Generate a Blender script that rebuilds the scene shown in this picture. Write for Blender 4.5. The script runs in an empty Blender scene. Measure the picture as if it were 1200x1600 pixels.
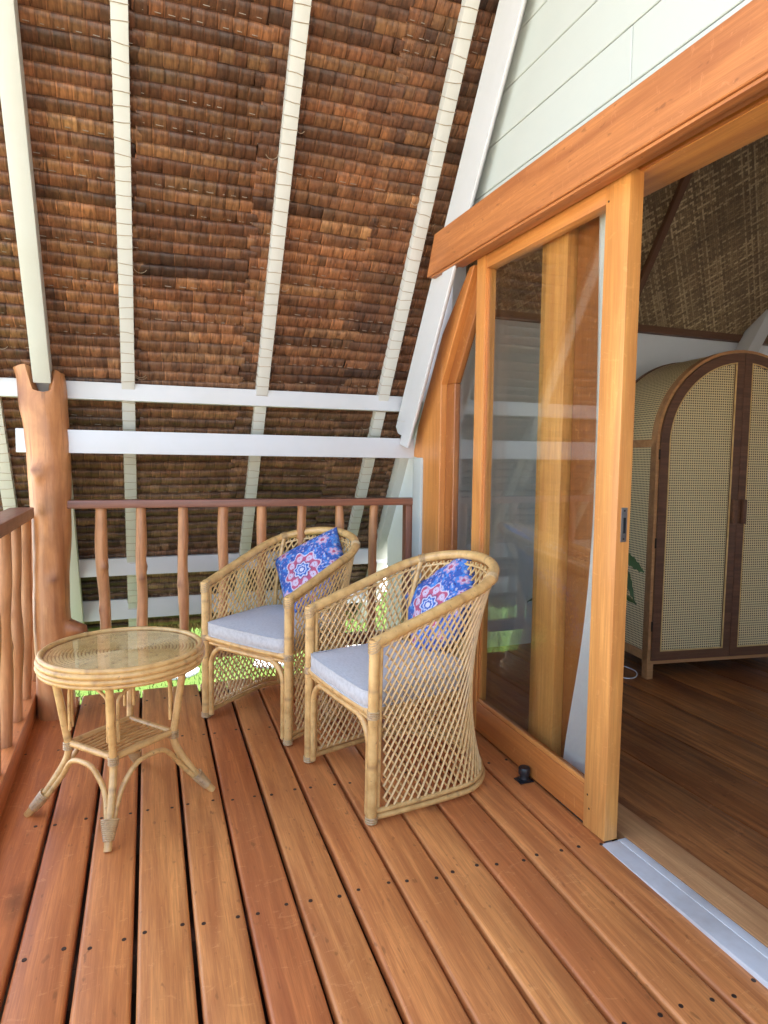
import bpy, bmesh, math, random
import numpy as np
from mathutils import Vector, Matrix, noise
random.seed(7); np.random.seed(7)
SC = bpy.context.scene
COL = SC.collection
R = math.radians
# ------------------------------------------------------------------ camera
cam_d = bpy.data.cameras.new('camera'); cam = bpy.data.objects.new('camera', cam_d); COL.objects.link(cam)
FPX = 1026.518
cam_d.sensor_fit = 'VERTICAL'; cam_d.sensor_height = 36; cam_d.sensor_width = 27
cam_d.lens = FPX*36/1600
cam_d.clip_start = 0.02; cam_d.clip_end = 2000
CM = [[0.9351031525631691, -0.3541902915404736, 0.01145999323283845],
      [-0.017966949810140794, -0.07968216650160631, -0.996658387340482],
      [0.35391986788726986, 0.9317724989073698, -0.08087476429006223]]
mw = Matrix.Identity(4)
for i in range(3):
    mw[i][0] = CM[0][i]; mw[i][1] = -CM[1][i]; mw[i][2] = -CM[2][i]
mw.translation = Vector((0, 0, 1.2))
cam.matrix_world = mw
SC.camera = cam
# ------------------------------------------------------------------ sky, sun, exposure
world = bpy.data.worlds.new('World'); SC.world = world; world.use_nodes = True
wn = world.node_tree; bg = wn.nodes['Background']
sky = wn.nodes.new('ShaderNodeTexSky'); sky.sky_type = 'NISHITA'; sky.sun_disc = False
sky.sun_elevation = R(66); sky.sun_rotation = R(8); sky.altitude = 0; sky.air_density = 1.0; sky.dust_density = 3.0; sky.ozone_density = 1.0
wn.links.new(sky.outputs[0], bg.inputs[0]); bg.inputs[1].default_value = 0.15
sl = bpy.data.lights.new('sun', 'SUN'); sl.energy = 4.0; sl.angle = R(0.5); sl.color = (1, .96, .9)
sun = bpy.data.objects.new('sun', sl); COL.objects.link(sun)
sd = Vector((math.sin(R(8))*math.cos(R(66)), math.cos(R(8))*math.cos(R(66)), math.sin(R(66))))
sun.rotation_euler = sd.to_track_quat('Z', 'Y').to_euler(); sun.location = (0, 6, 12)
SC.view_settings.view_transform = 'Standard'; SC.view_settings.look = 'None'
SC.view_settings.exposure = 2.9; SC.view_settings.gamma = 1.0; SC.view_settings.use_curve_mapping = False
SC.cycles.max_bounces = 10; SC.cycles.diffuse_bounces = 6; SC.cycles.transparent_max_bounces = 24; SC.cycles.glossy_bounces = 4
SC.cycles.sample_clamp_indirect = 8

# ------------------------------------------------------------------ materials
class NT:
    def __init__(s, name):
        s.m = bpy.data.materials.new(name); s.m.use_nodes = True; s.t = s.m.node_tree
        s.b = s.t.nodes['Principled BSDF']
    def n(s, typ, **kw):
        nd = s.t.nodes.new(typ)
        for k, v in kw.items():
            if k.startswith('i_'):
                key = k[2:]; key = int(key) if key.isdigit() else key
                nd.inputs[key].default_value = v
            else: setattr(nd, k, v)
        return nd
    def l(s, a, b):
        s.t.links.new(a, b)
    def val(s, x, sock):
        if hasattr(x, 'is_linked') or isinstance(x, bpy.types.NodeSocket): s.l(x, sock)
        else: sock.default_value = x
    def math(s, op, a, b=0.0, c=0.0, clamp=False):
        nd = s.t.nodes.new('ShaderNodeMath'); nd.operation = op; nd.use_clamp = clamp
        for i, x in enumerate((a, b, c)):
            if isinstance(x, bpy.types.NodeSocket): s.l(x, nd.inputs[i])
            else: nd.inputs[i].default_value = x
        return nd.outputs[0]
    def mix(s, f, a, b, mode='MIX'):
        nd = s.t.nodes.new('ShaderNodeMix'); nd.data_type = 'RGBA'; nd.blend_type = mode
        for x, k in ((f, 0), (a, 6), (b, 7)):
            if isinstance(x, bpy.types.NodeSocket): s.l(x, nd.inputs[k])
            else: nd.inputs[k].default_value = x if k == 0 else (*x, 1) if len(x) == 3 else x
        return nd.outputs[2]
    def ramp(s, f, stops, interp='LINEAR'):
        nd = s.t.nodes.new('ShaderNodeValToRGB'); nd.color_ramp.interpolation = interp
        e = nd.color_ramp.elements
        while len(e) < len(stops): e.new(0.5)
        for i, (p, c) in enumerate(stops):
            e[i].position = p; e[i].color = (*c, 1) if len(c) == 3 else c
        s.l(f, nd.inputs[0]); return nd.outputs[0]
    def noise(s, vec, scale, detail=3, rough=.5, dist=0.0):
        nd = s.t.nodes.new('ShaderNodeTexNoise')
        nd.inputs['Scale'].default_value = scale; nd.inputs['Detail'].default_value = detail
        nd.inputs['Roughness'].default_value = rough; nd.inputs['Distortion'].default_value = dist
        s.l(vec, nd.inputs['Vector']); return nd.outputs[0]
    def mapping(s, vec, scale=(1, 1, 1), rot=(0, 0, 0)):
        nd = s.t.nodes.new('ShaderNodeMapping'); nd.inputs['Scale'].default_value = scale; nd.inputs['Rotation'].default_value = rot
        s.l(vec, nd.inputs['Vector']); return nd.outputs[0]
    def objcoord(s, jitter=True):
        tc = s.n('ShaderNodeTexCoord').outputs['Object']
        if not jitter: return tc
        r = s.n('ShaderNodeObjectInfo').outputs['Random']
        v = s.n('ShaderNodeVectorMath', operation='ADD'); s.l(tc, v.inputs[0])
        k = s.math('MULTIPLY', r, 43.0)
        c = s.n('ShaderNodeCombineXYZ'); s.l(k, c.inputs[0]); s.l(s.math('MULTIPLY', r, 17.0), c.inputs[1]); s.l(s.math('MULTIPLY', r, 91.0), c.inputs[2])
        s.l(c.outputs[0], v.inputs[1]); return v.outputs[0]
    def attr(s, name, typ='GEOMETRY'):
        nd = s.t.nodes.new('ShaderNodeAttribute'); nd.attribute_name = name; nd.attribute_type = typ; return nd
    def bump(s, h, strength=.3, dist=.002, prev=None):
        nd = s.t.nodes.new('ShaderNodeBump'); nd.inputs['Strength'].default_value = strength; nd.inputs['Distance'].default_value = dist
        s.l(h, nd.inputs['Height'])
        if prev is not None: s.l(prev, nd.inputs['Normal'])
        s.l(nd.outputs[0], s.b.inputs['Normal']); return nd.outputs[0]
    def base(s, c): s.val(c if isinstance(c, bpy.types.NodeSocket) else (*c, 1), s.b.inputs['Base Color'])
    def rough(s, r): s.val(r, s.b.inputs['Roughness'])

def wood(name, dark, light, tints=None, rough=.45, grain=1.0, knots=False, coat=0.0, bump=.25, pore=.5):
    """varnished board: local X runs along the grain; object property tint (0..1) picks its own tone"""
    w = NT(name); v = w.objcoord()
    m = w.mapping(v, (1.3*grain, 16*grain, 16*grain))
    n1 = w.noise(m, 1.0, 5, .55, 1.4)
    fine = w.noise(w.mapping(v, (14, 420, 420)), 1.0, 3, .6)
    big = w.noise(w.mapping(v, (1.2, 4, 4)), 1.0, 2, .5)
    mid = w.noise(w.mapping(v, (2.2, 85, 85)), 1.0, 4, .65, .5)
    c = w.ramp(n1, [(.3, dark), (.62, light)])
    c = w.mix(w.math('MULTIPLY', w.ramp(fine, [(.35, (1, 1, 1)), (.6, (0, 0, 0))]), pore*.6), c, tuple(x*.55 for x in dark))
    c = w.mix(w.math('MULTIPLY', w.ramp(mid, [(.42, (0, 0, 0)), (.62, (1, 1, 1))]), .42), c, tuple(x*.80 for x in dark))
    if tints:
        t = w.attr('tint', 'OBJECT').outputs['Fac']
        c = w.mix(1.0, c, w.ramp(t, [(i/(len(tints)-1), k) for i, k in enumerate(tints)]), 'MULTIPLY')
    c = w.mix(w.math('MULTIPLY', w.ramp(big, [(.35, (0, 0, 0)), (.75, (1, 1, 1))]), .35), c, tuple(x*1.0 for x in dark))
    if knots:
        vo = w.n('ShaderNodeTexVoronoi', feature='F1'); vo.inputs['Scale'].default_value = 1.0; vo.inputs['Randomness'].default_value = 1
        w.l(w.mapping(v, (1.7, 5.5, 5.5)), vo.inputs['Vector'])
        nz = w.noise(v, 30, 3, .6)
        d = w.math('ADD', vo.outputs['Distance'], w.math('MULTIPLY', nz, .12))
        k1 = w.ramp(d, [(.09, (1, 1, 1)), (.24, (0, 0, 0))])
        pick = w.math('GREATER_THAN', w.n('ShaderNodeSeparateColor').outputs[0], .5)
        sp = w.n('ShaderNodeSeparateColor'); w.l(vo.outputs['Color'], sp.inputs[0])
        pick = w.math('GREATER_THAN', sp.outputs[0], .55)
        c = w.mix(w.math('MULTIPLY', w.math('MULTIPLY', k1, pick), .75), c, tuple(x*.35 for x in dark))
        sp2 = w.noise(w.mapping(v, (22, 55, 55)), 1.0, 2, .5)
        c = w.mix(w.math('MULTIPLY', w.ramp(sp2, [(.67, (0, 0, 0)), (.74, (1, 1, 1))]), .5), c, tuple(x*.4 for x in dark))
    sc = w.noise(w.mapping(v, (7, 3, 7), (0, 0, .5)), 3.0, 5, .75, 2.5)
    c = w.mix(w.math('MULTIPLY', w.ramp(sc, [(.60, (0, 0, 0)), (.66, (1, 1, 1)), (.70, (0, 0, 0))]), .22), c, tuple(min(1, x*1.25+.06) for x in light))
    w.base(c)
    rr = w.noise(v, 9, 3, .6)
    w.rough(w.math('ADD', rough-.08, w.math('MULTIPLY', rr, .22)))
    w.b.inputs['Coat Weight'].default_value = coat; w.b.inputs['Coat Roughness'].default_value = .22
    w.bump(w.math('ADD', w.math('MULTIPLY', fine, .5), n1), bump, .0012)
    return w.m

M = {}
M['deck'] = wood('deck_wood', (.46, .150, .040), (.84, .355, .100), [(1.05, 1.12, 1.08), (1.0, .98, .95), (.96, .86, .82), (.86, .70, .66), (.68, .46, .44)], rough=.46, knots=True, coat=.12, bump=.35)
M['rail'] = wood('rail_wood', (.17, .055, .028), (.30, .105, .05), rough=.45, coat=.2)
M['frame'] = wood('door_frame_wood', (.56, .215, .052), (.79, .375, .095), [(1, 1, 1), (.80, .57, .46), (.30, .19, .15)], rough=.42, grain=.9, coat=.25, bump=.12, pore=.35)
M['fascia'] = wood('fascia_wood', (.36, .115, .032), (.60, .225, .065), rough=.5, grain=.8, knots=True, coat=.1, bump=.15)
M['floor'] = wood('interior_floor_wood', (.17, .045, .012), (.52, .19, .050), [(1, 1, 1), (1.15, 1.15, 1.1), (.75, .65, .6)], rough=.42, grain=1.2, knots=True, coat=.08)
M['floor'].node_tree.nodes['Principled BSDF'].inputs['Specular IOR Level'].default_value = .3
M['wardrobe'] = wood('wardrobe_wood', (.10, .04, .02), (.20, .085, .04), rough=.45, coat=.15)
M['sill'] = wood('sill_wood', (.44, .19, .065), (.66, .34, .13), rough=.6)
M['batten'] = wood('batten_wood', (.12, .05, .025), (.2, .09, .045), rough=.6)

def log_mat(name, dark, light):
    w = NT(name); v = w.objcoord()
    n1 = w.noise(w.mapping(v, (9, 9, 1.6)), 1.0, 5, .6, 1.8)
    n2 = w.noise(w.mapping(v, (60, 60, 5)), 1.0, 3, .6)
    c = w.ramp(n1, [(.3, dark), (.65, light)])
    c = w.mix(w.math('MULTIPLY', w.ramp(n2, [(.5, (0, 0, 0)), (.7, (1, 1, 1))]), .3), c, tuple(x*.7 for x in dark))
    n3 = w.noise(w.mapping(v, (34, 34, 1.1)), 1.0, 4, .7, .4)
    c = w.mix(w.math('MULTIPLY', w.ramp(n3, [(.60, (0, 0, 0)), (.68, (1, 1, 1))]), .6), c, tuple(x*.38 for x in dark))
    pt = w.noise(v, 7, 4, .6)
    c = w.mix(w.math('MULTIPLY', w.ramp(pt, [(.45, (0, 0, 0)), (.7, (1, 1, 1))]), .5), c, tuple(x*.8 for x in dark))
    a = w.attr('knot').outputs['Fac']
    c = w.mix(w.math('MULTIPLY', a, .9), c, (dark[0]*.45, dark[1]*.35, dark[2]*.35))
    w.base(c); w.rough(w.math('ADD', .38, w.math('MULTIPLY', n1, .2)))
    w.b.inputs['Coat Weight'].default_value = .15; w.b.inputs['Coat Roughness'].default_value = .3
    w.bump(w.math('ADD', w.math('ADD', n2, n1), w.math('MULTIPLY', n3, -1.2)), .45, .003)
    return w.m
M['log'] = log_mat('log_wood', (.36, .13, .042), (.60, .26, .092))
M['baluster'] = log_mat('baluster_wood', (.34, .13, .046), (.56, .25, .095))

def paint(name, col, rough=.55, dirt=.12, dcol=(.45, .42, .34)):
    w = NT(name); v = w.objcoord()
    n = w.noise(v, 3.0, 5, .65); g = w.noise(w.mapping(v, (4, 60, 60)), 1.0, 3, .6)
    c = w.mix(w.math('MULTIPLY', w.ramp(n, [(.45, (0, 0, 0)), (.8, (1, 1, 1))]), dirt*2), col, dcol)
    c = w.mix(w.math('MULTIPLY', g, dirt*.6), c, tuple(x*.8 for x in col))
    w.base(c); w.rough(w.math('ADD', rough-.1, w.math('MULTIPLY', n, .25)))
    w.bump(w.math('ADD', g, w.math('MULTIPLY', n, .6)), .22, .0012)
    return w.m
M['white'] = paint('white_beam_paint', (.575, .57, .565))
M['cream'] = paint('cream_rafter_paint', (.57, .555, .505), .6, .2)
M['siding'] = paint('siding_paint', (.48, .50, .455), .5, .06)
M['plaster'] = paint('plaster_paint', (.80, .82, .84), .8, .04)
M['sillwhite'] = paint('sill_paint', (.64, .61, .56), .85, .6, (.4, .34, .28))

def thatch_mat():
    w = NT('thatch_leaf'); v = w.objcoord(False)
    a = w.attr('tone')
    st = w.noise(w.mapping(v, (95, 14, 30)), 1.0, 4, .6, .6)
    pt = w.noise(v, 24, 3, .6)
    c = w.mix(1.0, a.outputs['Color'], w.ramp(st, [(.25, (.25, .21, .19)), (.48, (1, .95, .9)), (.75, (1.6, 1.6, 1.5))]), 'MULTIPLY')
    c = w.mix(w.math('MULTIPLY', w.ramp(pt, [(.5, (0, 0, 0)), (.72, (1, 1, 1))]), .5), c, (.05, .024, .014))
    w.base(c); w.rough(.5)
    w.b.inputs['Specular IOR Level'].default_value = .45
    w.bump(st, .6, .004)
    return w.m
M['thatch'] = thatch_mat()
def flat(name, col, rough=.6, metal=0.0, nz=0.0, scale=20, bump=0.0):
    w = NT(name)
    if nz:
        v = w.objcoord(); n = w.noise(v, scale, 4, .6)
        w.base(w.mix(w.math('MULTIPLY', n, nz), col, tuple(x*.5 for x in col)))
        if bump: w.bump(n, bump, .003)
    else: w.base(col)
    w.rough(rough); w.b.inputs['Metallic'].default_value = metal
    return w.m
M['dark'] = flat('thatch_underlayer', (.035, .02, .012), .9, nz=.6)
M['lash'] = flat('lashing_cord', (.40, .30, .20), .7, nz=.5, scale=60)
M['stitch'] = flat('cane_stitch', (.30, .25, .20), .5, nz=.4)
M['screw'] = flat('screw_head', (.055, .032, .022), .45, .4)
M['black'] = flat('black_rubber', (.012, .012, .013), .4)
M['steel'] = flat('brushed_steel', (.33, .32, .31), .38, .9, nz=.3, scale=60)
M['darkmetal'] = flat('dark_bronze', (.05, .04, .035), .4, .8)
M['cable'] = flat('white_cable', (.7, .7, .7), .4)
M['pot'] = flat('white_pot_glaze', (.75, .75, .73), .3, nz=.1)
M['joist'] = flat('joist_wood', (.09, .045, .025), .8, nz=.5)

def rattan(name, c1=(.74, .455, .165), c2=(.53, .29, .09), nodes=2.6):
    w = NT(name); uv = w.n('ShaderNodeTexCoord').outputs['UV']
    sx = w.n('ShaderNodeSeparateXYZ'); w.l(uv, sx.inputs[0])
    lng = sx.outputs[0]
    v = w.objcoord()
    n = w.noise(w.mapping(v, (1, 1, 1)), 26, 4, .6)
    st = w.noise(w.mapping(uv, (6, 40, 1)), 1.0, 3, .6)
    c = w.ramp(n, [(.32, c2), (.6, c1)])
    c = w.mix(w.math('MULTIPLY', st, .3), c, c2)
    vo = w.n('ShaderNodeTexVoronoi', voronoi_dimensions='1D', feature='DISTANCE_TO_EDGE'); vo.inputs['Scale'].default_value = nodes
    w.l(lng, vo.inputs['W'])
    k = w.ramp(vo.outputs['Distance'], [(.0, (1, 1, 1)), (.03, (0, 0, 0))])
    c = w.mix(w.math('MULTIPLY', k, .45), c, (.22, .11, .045))
    sp = w.noise(v, 70, 2, .5)
    c = w.mix(w.math('MULTIPLY', w.ramp(sp, [(.66, (0, 0, 0)), (.74, (1, 1, 1))]), .5), c, (.2, .1, .04))
    w.base(c); w.rough(w.math('ADD', .3, w.math('MULTIPLY', n, .2)))
    w.b.inputs['Coat Weight'].default_value = .25; w.b.inputs['Coat Roughness'].default_value = .25
    w.bump(w.math('ADD', st, k), .2, .001)
    return w.m
M['rattan'] = rattan('rattan_pole')
M['cane'] = rattan('rattan_cane', (.76, .49, .20), (.55, .33, .115), 1.5)
M['binding'] = rattan('rattan_binding', (.58, .38, .17), (.40, .24, .10), 2.0)
M['tabletop'] = rattan('coiled_cane', (.95, .70, .30), (.78, .52, .19), 4.0)
M['webbing'] = flat('cane_webbing', (.80, .62, .34), .5, nz=.35, scale=40)
M['wframe_light'] = wood('wardrobe_side_wood', (.40, .18, .065), (.60, .30, .12), rough=.45, coat=.15)

def fabric():
    w = NT('grey_linen'); v = w.objcoord()
    a = w.noise(w.mapping(v, (500, 60, 60)), 1.0, 2, .5); b = w.noise(w.mapping(v, (60, 500, 60)), 1.0, 2, .5)
    s = w.math('ADD', a, b)
    w.base(w.ramp(s, [(.6, (.42, .40, .37)), (1.0, (.48, .46, .43)), (1.3, (.53, .51, .48))])); w.rough(.9)
    w.b.inputs['Sheen Weight'].default_value = .3
    w.bump(s, .35, .0012); return w.m
M['linen'] = fabric()
def pillowmat():
    w = NT('printed_cotton'); a = w.attr('print')
    v = w.objcoord(False); n = w.noise(v, 260, 2, .5)
    w.base(w.mix(.05, a.outputs['Color'], w.ramp(n, [(.3, (.1, .1, .3)), (.7, (.9, .9, .95))]))); w.rough(.85)
    w.bump(n, .3, .001); return w.m
M['print'] = pillowmat()
def curtainmat():
    w = NT('white_curtain'); w.base((.80, .78, .73)); w.rough(.9)
    tr = w.n('ShaderNodeBsdfTranslucent'); tr.inputs[0].default_value = (.75, .75, .72, 1)
    mx = w.n('ShaderNodeMixShader'); mx.inputs[0].default_value = .35
    out = w.t.nodes['Material Output']; w.l(w.b.outputs[0], mx.inputs[1]); w.l(tr.outputs[0], mx.inputs[2]); w.l(mx.outputs[0], out.inputs[0])
    return w.m
M['curtain'] = curtainmat()
def glassmat(name, ior=1.5, tint=(.96, .98, .97), rough=0.0):
    w = NT(name); out = w.t.nodes['Material Output']
    ge = w.n('ShaderNodeNewGeometry'); dp = w.n('ShaderNodeVectorMath', operation='DOT_PRODUCT'); w.l(ge.outputs['Normal'], dp.inputs[0]); w.l(ge.outputs['Incoming'], dp.inputs[1])
    r0 = ((ior-1)/(ior+1))**2; k5 = w.math('POWER', w.math('SUBTRACT', 1.0, w.math('ABSOLUTE', dp.outputs['Value'])), 5.0)
    fz = w.math('ADD', r0, w.math('MULTIPLY', k5, 1-r0), clamp=True)
    t = w.n('ShaderNodeBsdfTransparent'); t.inputs[0].default_value = (*tint, 1)
    g = w.n('ShaderNodeBsdfGlossy'); g.inputs['Roughness'].default_value = rough
    mx = w.n('ShaderNodeMixShader'); w.l(fz, mx.inputs[0]); w.l(t.outputs[0], mx.inputs[1]); w.l(g.outputs[0], mx.inputs[2])
    w.l(mx.outputs[0], out.inputs[0]); return w.m
M['glass'] = glassmat('window_glass', 1.75)
M['tableglass'] = glassmat('table_glass', 1.25, (.998, .998, .995), .012)
def weave():
    w = NT('woven_bamboo'); tc = w.n('ShaderNodeTexCoord').outputs['Object']
    m = w.mapping(tc, (70, 70, 70), (0, 0, R(38)))
    sp = w.n('ShaderNodeSeparateXYZ'); w.l(m, sp.inputs[0])
    fx = w.math('FLOOR', sp.outputs[0]); fy = w.math('FLOOR', sp.outputs[1])
    # irregular twill: which strip lies on top
    s = w.math('ADD', fx, w.math('MULTIPLY', fy, 2.0)); blk = w.math('FLOOR', w.math('MULTIPLY', fx, .2)); s = w.math('ADD', s, w.math('MULTIPLY', blk, 3.0))
    top = w.math('LESS_THAN', w.math('PINGPONG', s, 3.0), 1.5)
    w1 = w.n('ShaderNodeTexWhiteNoise', noise_dimensions='1D'); w.l(fx, w1.inputs['W'])
    w2 = w.n('ShaderNodeTexWhiteNoise', noise_dimensions='1D'); w.l(w.math('ADD', fy, 91.3), w2.inputs['W'])
    px = w.math('ABSOLUTE', w.math('SUBTRACT', w.math('FRACT', sp.outputs[0]), .5)); py = w.math('ABSOLUTE', w.math('SUBTRACT', w.math('FRACT', sp.outputs[1]), .5))
    tone = w.n('ShaderNodeMix'); tone.data_type = 'FLOAT'; w.l(top, tone.inputs[0]); w.l(w1.outputs[0], tone.inputs[2]); w.l(w2.outputs[0], tone.inputs[3])
    edge = w.n('ShaderNodeMix'); edge.data_type = 'FLOAT'; w.l(top, edge.inputs[0]); w.l(px, edge.inputs[2]); w.l(py, edge.inputs[3])
    c = w.ramp(tone.outputs[0], [(0, (.17, .105, .052)), (.6, (.35, .235, .115)), (1, (.60, .45, .25))])
    big = w.noise(tc, 3, 4, .6)
    c = w.mix(w.ramp(big, [(.4, (0, 0, 0)), (.65, (.55, .55, .55))]), c, (.11, .062, .03))
    gap = w.ramp(edge.outputs[0], [(.40, (0, 0, 0)), (.5, (1, 1, 1))])
    c = w.mix(gap, c, (.02, .012, .008)); w.base(c); w.rough(.6)
    w.bump(w.math('SUBTRACT', w.math('MULTIPLY', top, .4), edge.outputs[0]), .8, .006)
    return w.m
M['weave'] = weave()
def lawnmat():
    w = NT('lawn_grass'); v = w.objcoord(False)
    n = w.noise(v, 1.2, 5, .65); f = w.noise(v, 60, 3, .7)
    c = w.ramp(f, [(.3, (.030, .058, .008)), (.6, (.058, .090, .018)), (.8, (.085, .115, .030))])
    c = w.mix(w.math('MULTIPLY', w.ramp(n, [(.5, (0, 0, 0)), (.75, (1, 1, 1))]), .5), c, (.075, .11, .022))
    w.base(c); w.rough(.9); w.b.inputs['Specular IOR Level'].default_value = .05; w.bump(f, .6, .03); return w.m
M['lawn'] = lawnmat()
M['blade'] = flat('grass_blade', (.055, .09, .018), .9, nz=.5, scale=3); M['blade'].node_tree.nodes['Principled BSDF'].inputs['Specular IOR Level'].default_value = .05
M['sand'] = flat('pale_sand', (.52, .48, .40), .9, nz=.3, scale=2, bump=.3)
M['stone'] = flat('pale_stone', (.60, .58, .54), .85, nz=.25, scale=14, bump=.4)
M['leaf'] = flat('plant_leaf', (.035, .095, .02), .4, nz=.4, scale=30)
M['stem'] = flat('plant_stem', (.07, .12, .03), .5)
M['basket'] = flat('woven_basket', (.38, .25, .12), .7, nz=.5, scale=80, bump=.5)

# ------------------------------------------------------------------ object helpers
def mesh(name, V, F, uv=None, smooth=False, tone=None, tname='tone'):
    me = bpy.data.meshes.new(name); me.from_pydata([tuple(map(float, v)) for v in V], [], [tuple(map(int, f)) for f in F])
    if smooth: me.polygons.foreach_set('use_smooth', [True]*len(me.polygons))
    if uv is not None:
        L = me.uv_layers.new(name='UVMap'); li = np.zeros(len(me.loops), int); me.loops.foreach_get('vertex_index', li)
        L.data.foreach_set('uv', np.array(uv, float)[li].ravel())
    if tone is not None:
        t = np.array(tone, float)
        if t.ndim == 1:
            a = me.attributes.new(tname, 'FLOAT', 'POINT'); a.data.foreach_set('value', t)
        else:
            a = me.attributes.new(tname, 'FLOAT_COLOR', 'POINT'); a.data.foreach_set('color', np.c_[t, np.ones(len(t))].ravel())
    me.update(); return me
def link(name, me, mat, parent=None, mtx=None, **props):
    o = bpy.data.objects.new(name, me); COL.objects.link(o)
    if mat is not None and not me.materials: me.materials.append(mat)
    if mtx is not None: o.matrix_world = mtx
    if parent is not None: o.parent = parent; o.matrix_parent_inverse = parent.matrix_world.inverted()
    for k, v in props.items(): o[k] = v
    return o
def thing(name, label, cat, loc=(0, 0, 0), rz=0.0, group=None, kind=None):
    o = bpy.data.objects.new(name, None); COL.objects.link(o); o.empty_display_size = .1
    o.matrix_world = Matrix.Translation(loc) @ Matrix.Rotation(rz, 4, 'Z')
    if label: o['label'] = label
    if cat: o['category'] = cat
    if group: o['group'] = group
    if kind: o['kind'] = kind
    return o
def tag(o, label, cat, group=None):
    o['label'] = label; o['category'] = cat
    if group: o['group'] = group
    return o
def rawbox(l, w, h, bev=.003, seg=2):
    bm = bmesh.new(); bmesh.ops.create_cube(bm, size=1)
    bmesh.ops.scale(bm, vec=(l, w, h), verts=bm.verts)
    if bev: bmesh.ops.bevel(bm, geom=bm.edges[:], offset=bev, segments=seg, affect='EDGES', profile=.6)
    me = bpy.data.meshes.new('box'); bm.to_mesh(me); bm.free()
    if bev: me.polygons.foreach_set('use_smooth', [True]*len(me.polygons)); me.set_sharp_from_angle(angle=R(50))
    return me
def frame_mtx(p0, p1, up):
    p0, p1, up = Vector(p0), Vector(p1), Vector(up)
    x = (p1-p0).normalized(); y = up.cross(x).normalized(); z = x.cross(y)
    m = Matrix.Identity(4)
    for i in range(3): m[i][0] = x[i]; m[i][1] = y[i]; m[i][2] = z[i]
    m.translation = (p0+p1)/2; return m
def board(name, p0, p1, w, t, mat, parent=None, up=(0, 0, 1), bev=.003, **props):
    """beveled timber from p0 to p1 (centre line), w across, t along up"""
    l = (Vector(p1)-Vector(p0)).length
    return link(name, rawbox(l, w, t, bev), mat, parent, frame_mtx(p0, p1, up), **props)
def prism(name, poly, axis_vec, mat, parent=None, bev=.0, origin=None, grain=None, **props):
    """polygon (3D points, planar) pushed along axis_vec; the local X of the object follows grain"""
    P = [Vector(p) for p in poly]; a = Vector(axis_vec); n = len(P)
    c = sum(P, Vector())/n + a/2
    g = Vector(grain) if grain else (P[1]-P[0]); g.normalize(); z = a.normalized(); y = z.cross(g).normalized(); g = y.cross(z)
    m = Matrix.Identity(4)
    for i in range(3): m[i][0] = g[i]; m[i][1] = y[i]; m[i][2] = z[i]
    m.translation = c; inv = m.inverted()
    bm = bmesh.new(); v0 = [bm.verts.new(inv @ p) for p in P]; v1 = [bm.verts.new(inv @ (p+a)) for p in P]
    bm.faces.new(v0); bm.faces.new(v1[::-1])
    for i in range(n): bm.faces.new((v0[i], v1[i], v1[(i+1) % n], v0[(i+1) % n]))
    bmesh.ops.recalc_face_normals(bm, faces=bm.faces[:])
    if bev: bmesh.ops.bevel(bm, geom=bm.edges[:], offset=bev, segments=1, affect='EDGES')
    me = bpy.data.meshes.new(name); bm.to_mesh(me); bm.free()
    return link(name, me, mat, parent, m, **props)

class MB:
    def __init__(s): s.V = []; s.F = []; s.U = []; s.T = []
    def add(s, V, F, U=None, T=None):
        o = len(s.V); s.V += [tuple(v) for v in V]; s.F += [tuple(i+o for i in f) for f in F]
        s.U += list(U) if U is not None else [(0, 0)]*len(V)
        s.T += list(T) if T is not None else [(1, 1, 1)]*len(V)
    def tube(s, pts, r, n=8, closed=False, caps=True):
        P = np.array(pts, float); k = len(P)
        rr = np.full(k, r) if np.isscalar(r) else np.array(r, float)
        if closed: Tn = np.roll(P, -1, 0)-np.roll(P, 1, 0)
        else:
            Tn = np.zeros_like(P); Tn[1:-1] = P[2:]-P[:-2]; Tn[0] = P[1]-P[0]; Tn[-1] = P[-1]-P[-2]
        Tn /= np.linalg.norm(Tn, axis=1)[:, None]+1e-12
        ref = np.array([0, 0, 1.]) if abs(Tn[0][2]) < .9 else np.array([1., 0, 0])
        nv = np.cross(Tn[0], ref); nv /= np.linalg.norm(nv)
        th = np.linspace(0, 2*np.pi, n, endpoint=False); V = []; U = []; ln = 0
        off = random.random()*50
        for i in range(k):
            if i: ln += np.linalg.norm(P[i]-P[i-1])
            nv = nv-Tn[i]*(nv@Tn[i]); nv /= np.linalg.norm(nv); b = np.cross(Tn[i], nv)
            for j, a in enumerate(th):
                V.append(P[i]+rr[i]*(math.cos(a)*nv+math.sin(a)*b)); U.append((ln+off, abs(j/n-.5)))
        F = []
        m = k if closed else k-1
        for i in range(m):
            i2 = (i+1) % k
            for j in range(n): F.append((i*n+j, i*n+(j+1) % n, i2*n+(j+1) % n, i2*n+j))
        if caps and not closed: F.append(tuple(range(n))[::-1]); F.append(tuple((k-1)*n+j for j in range(n)))
        s.add(V, F, U)
    def build(s, name, mat, parent=None, smooth=True, mtx=None, **props):
        me = mesh(name, s.V, s.F, s.U, smooth)
        if smooth: me.set_sharp_from_angle(angle=R(55))
        return link(name, me, mat, parent, mtx, **props)
def catmull(P, n=8, closed=False):
    P = [np.array(p, float) for p in P]; out = []; k = len(P)
    rng = range(k) if closed else range(k-1)
    for i in rng:
        p0 = P[(i-1) % k] if closed or i > 0 else P[0]; p1 = P[i]; p2 = P[(i+1) % k]
        p3 = P[(i+2) % k] if closed or i+2 < k else P[-1]
        for t in np.linspace(0, 1, n, endpoint=False):
            out.append(.5*((2*p1)+(-p0+p2)*t+(2*p0-5*p1+4*p2-p3)*t*t+(-p0+3*p1-3*p2+p3)*t**3))
    if not closed: out.append(P[-1])
    return np.array(out)

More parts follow.
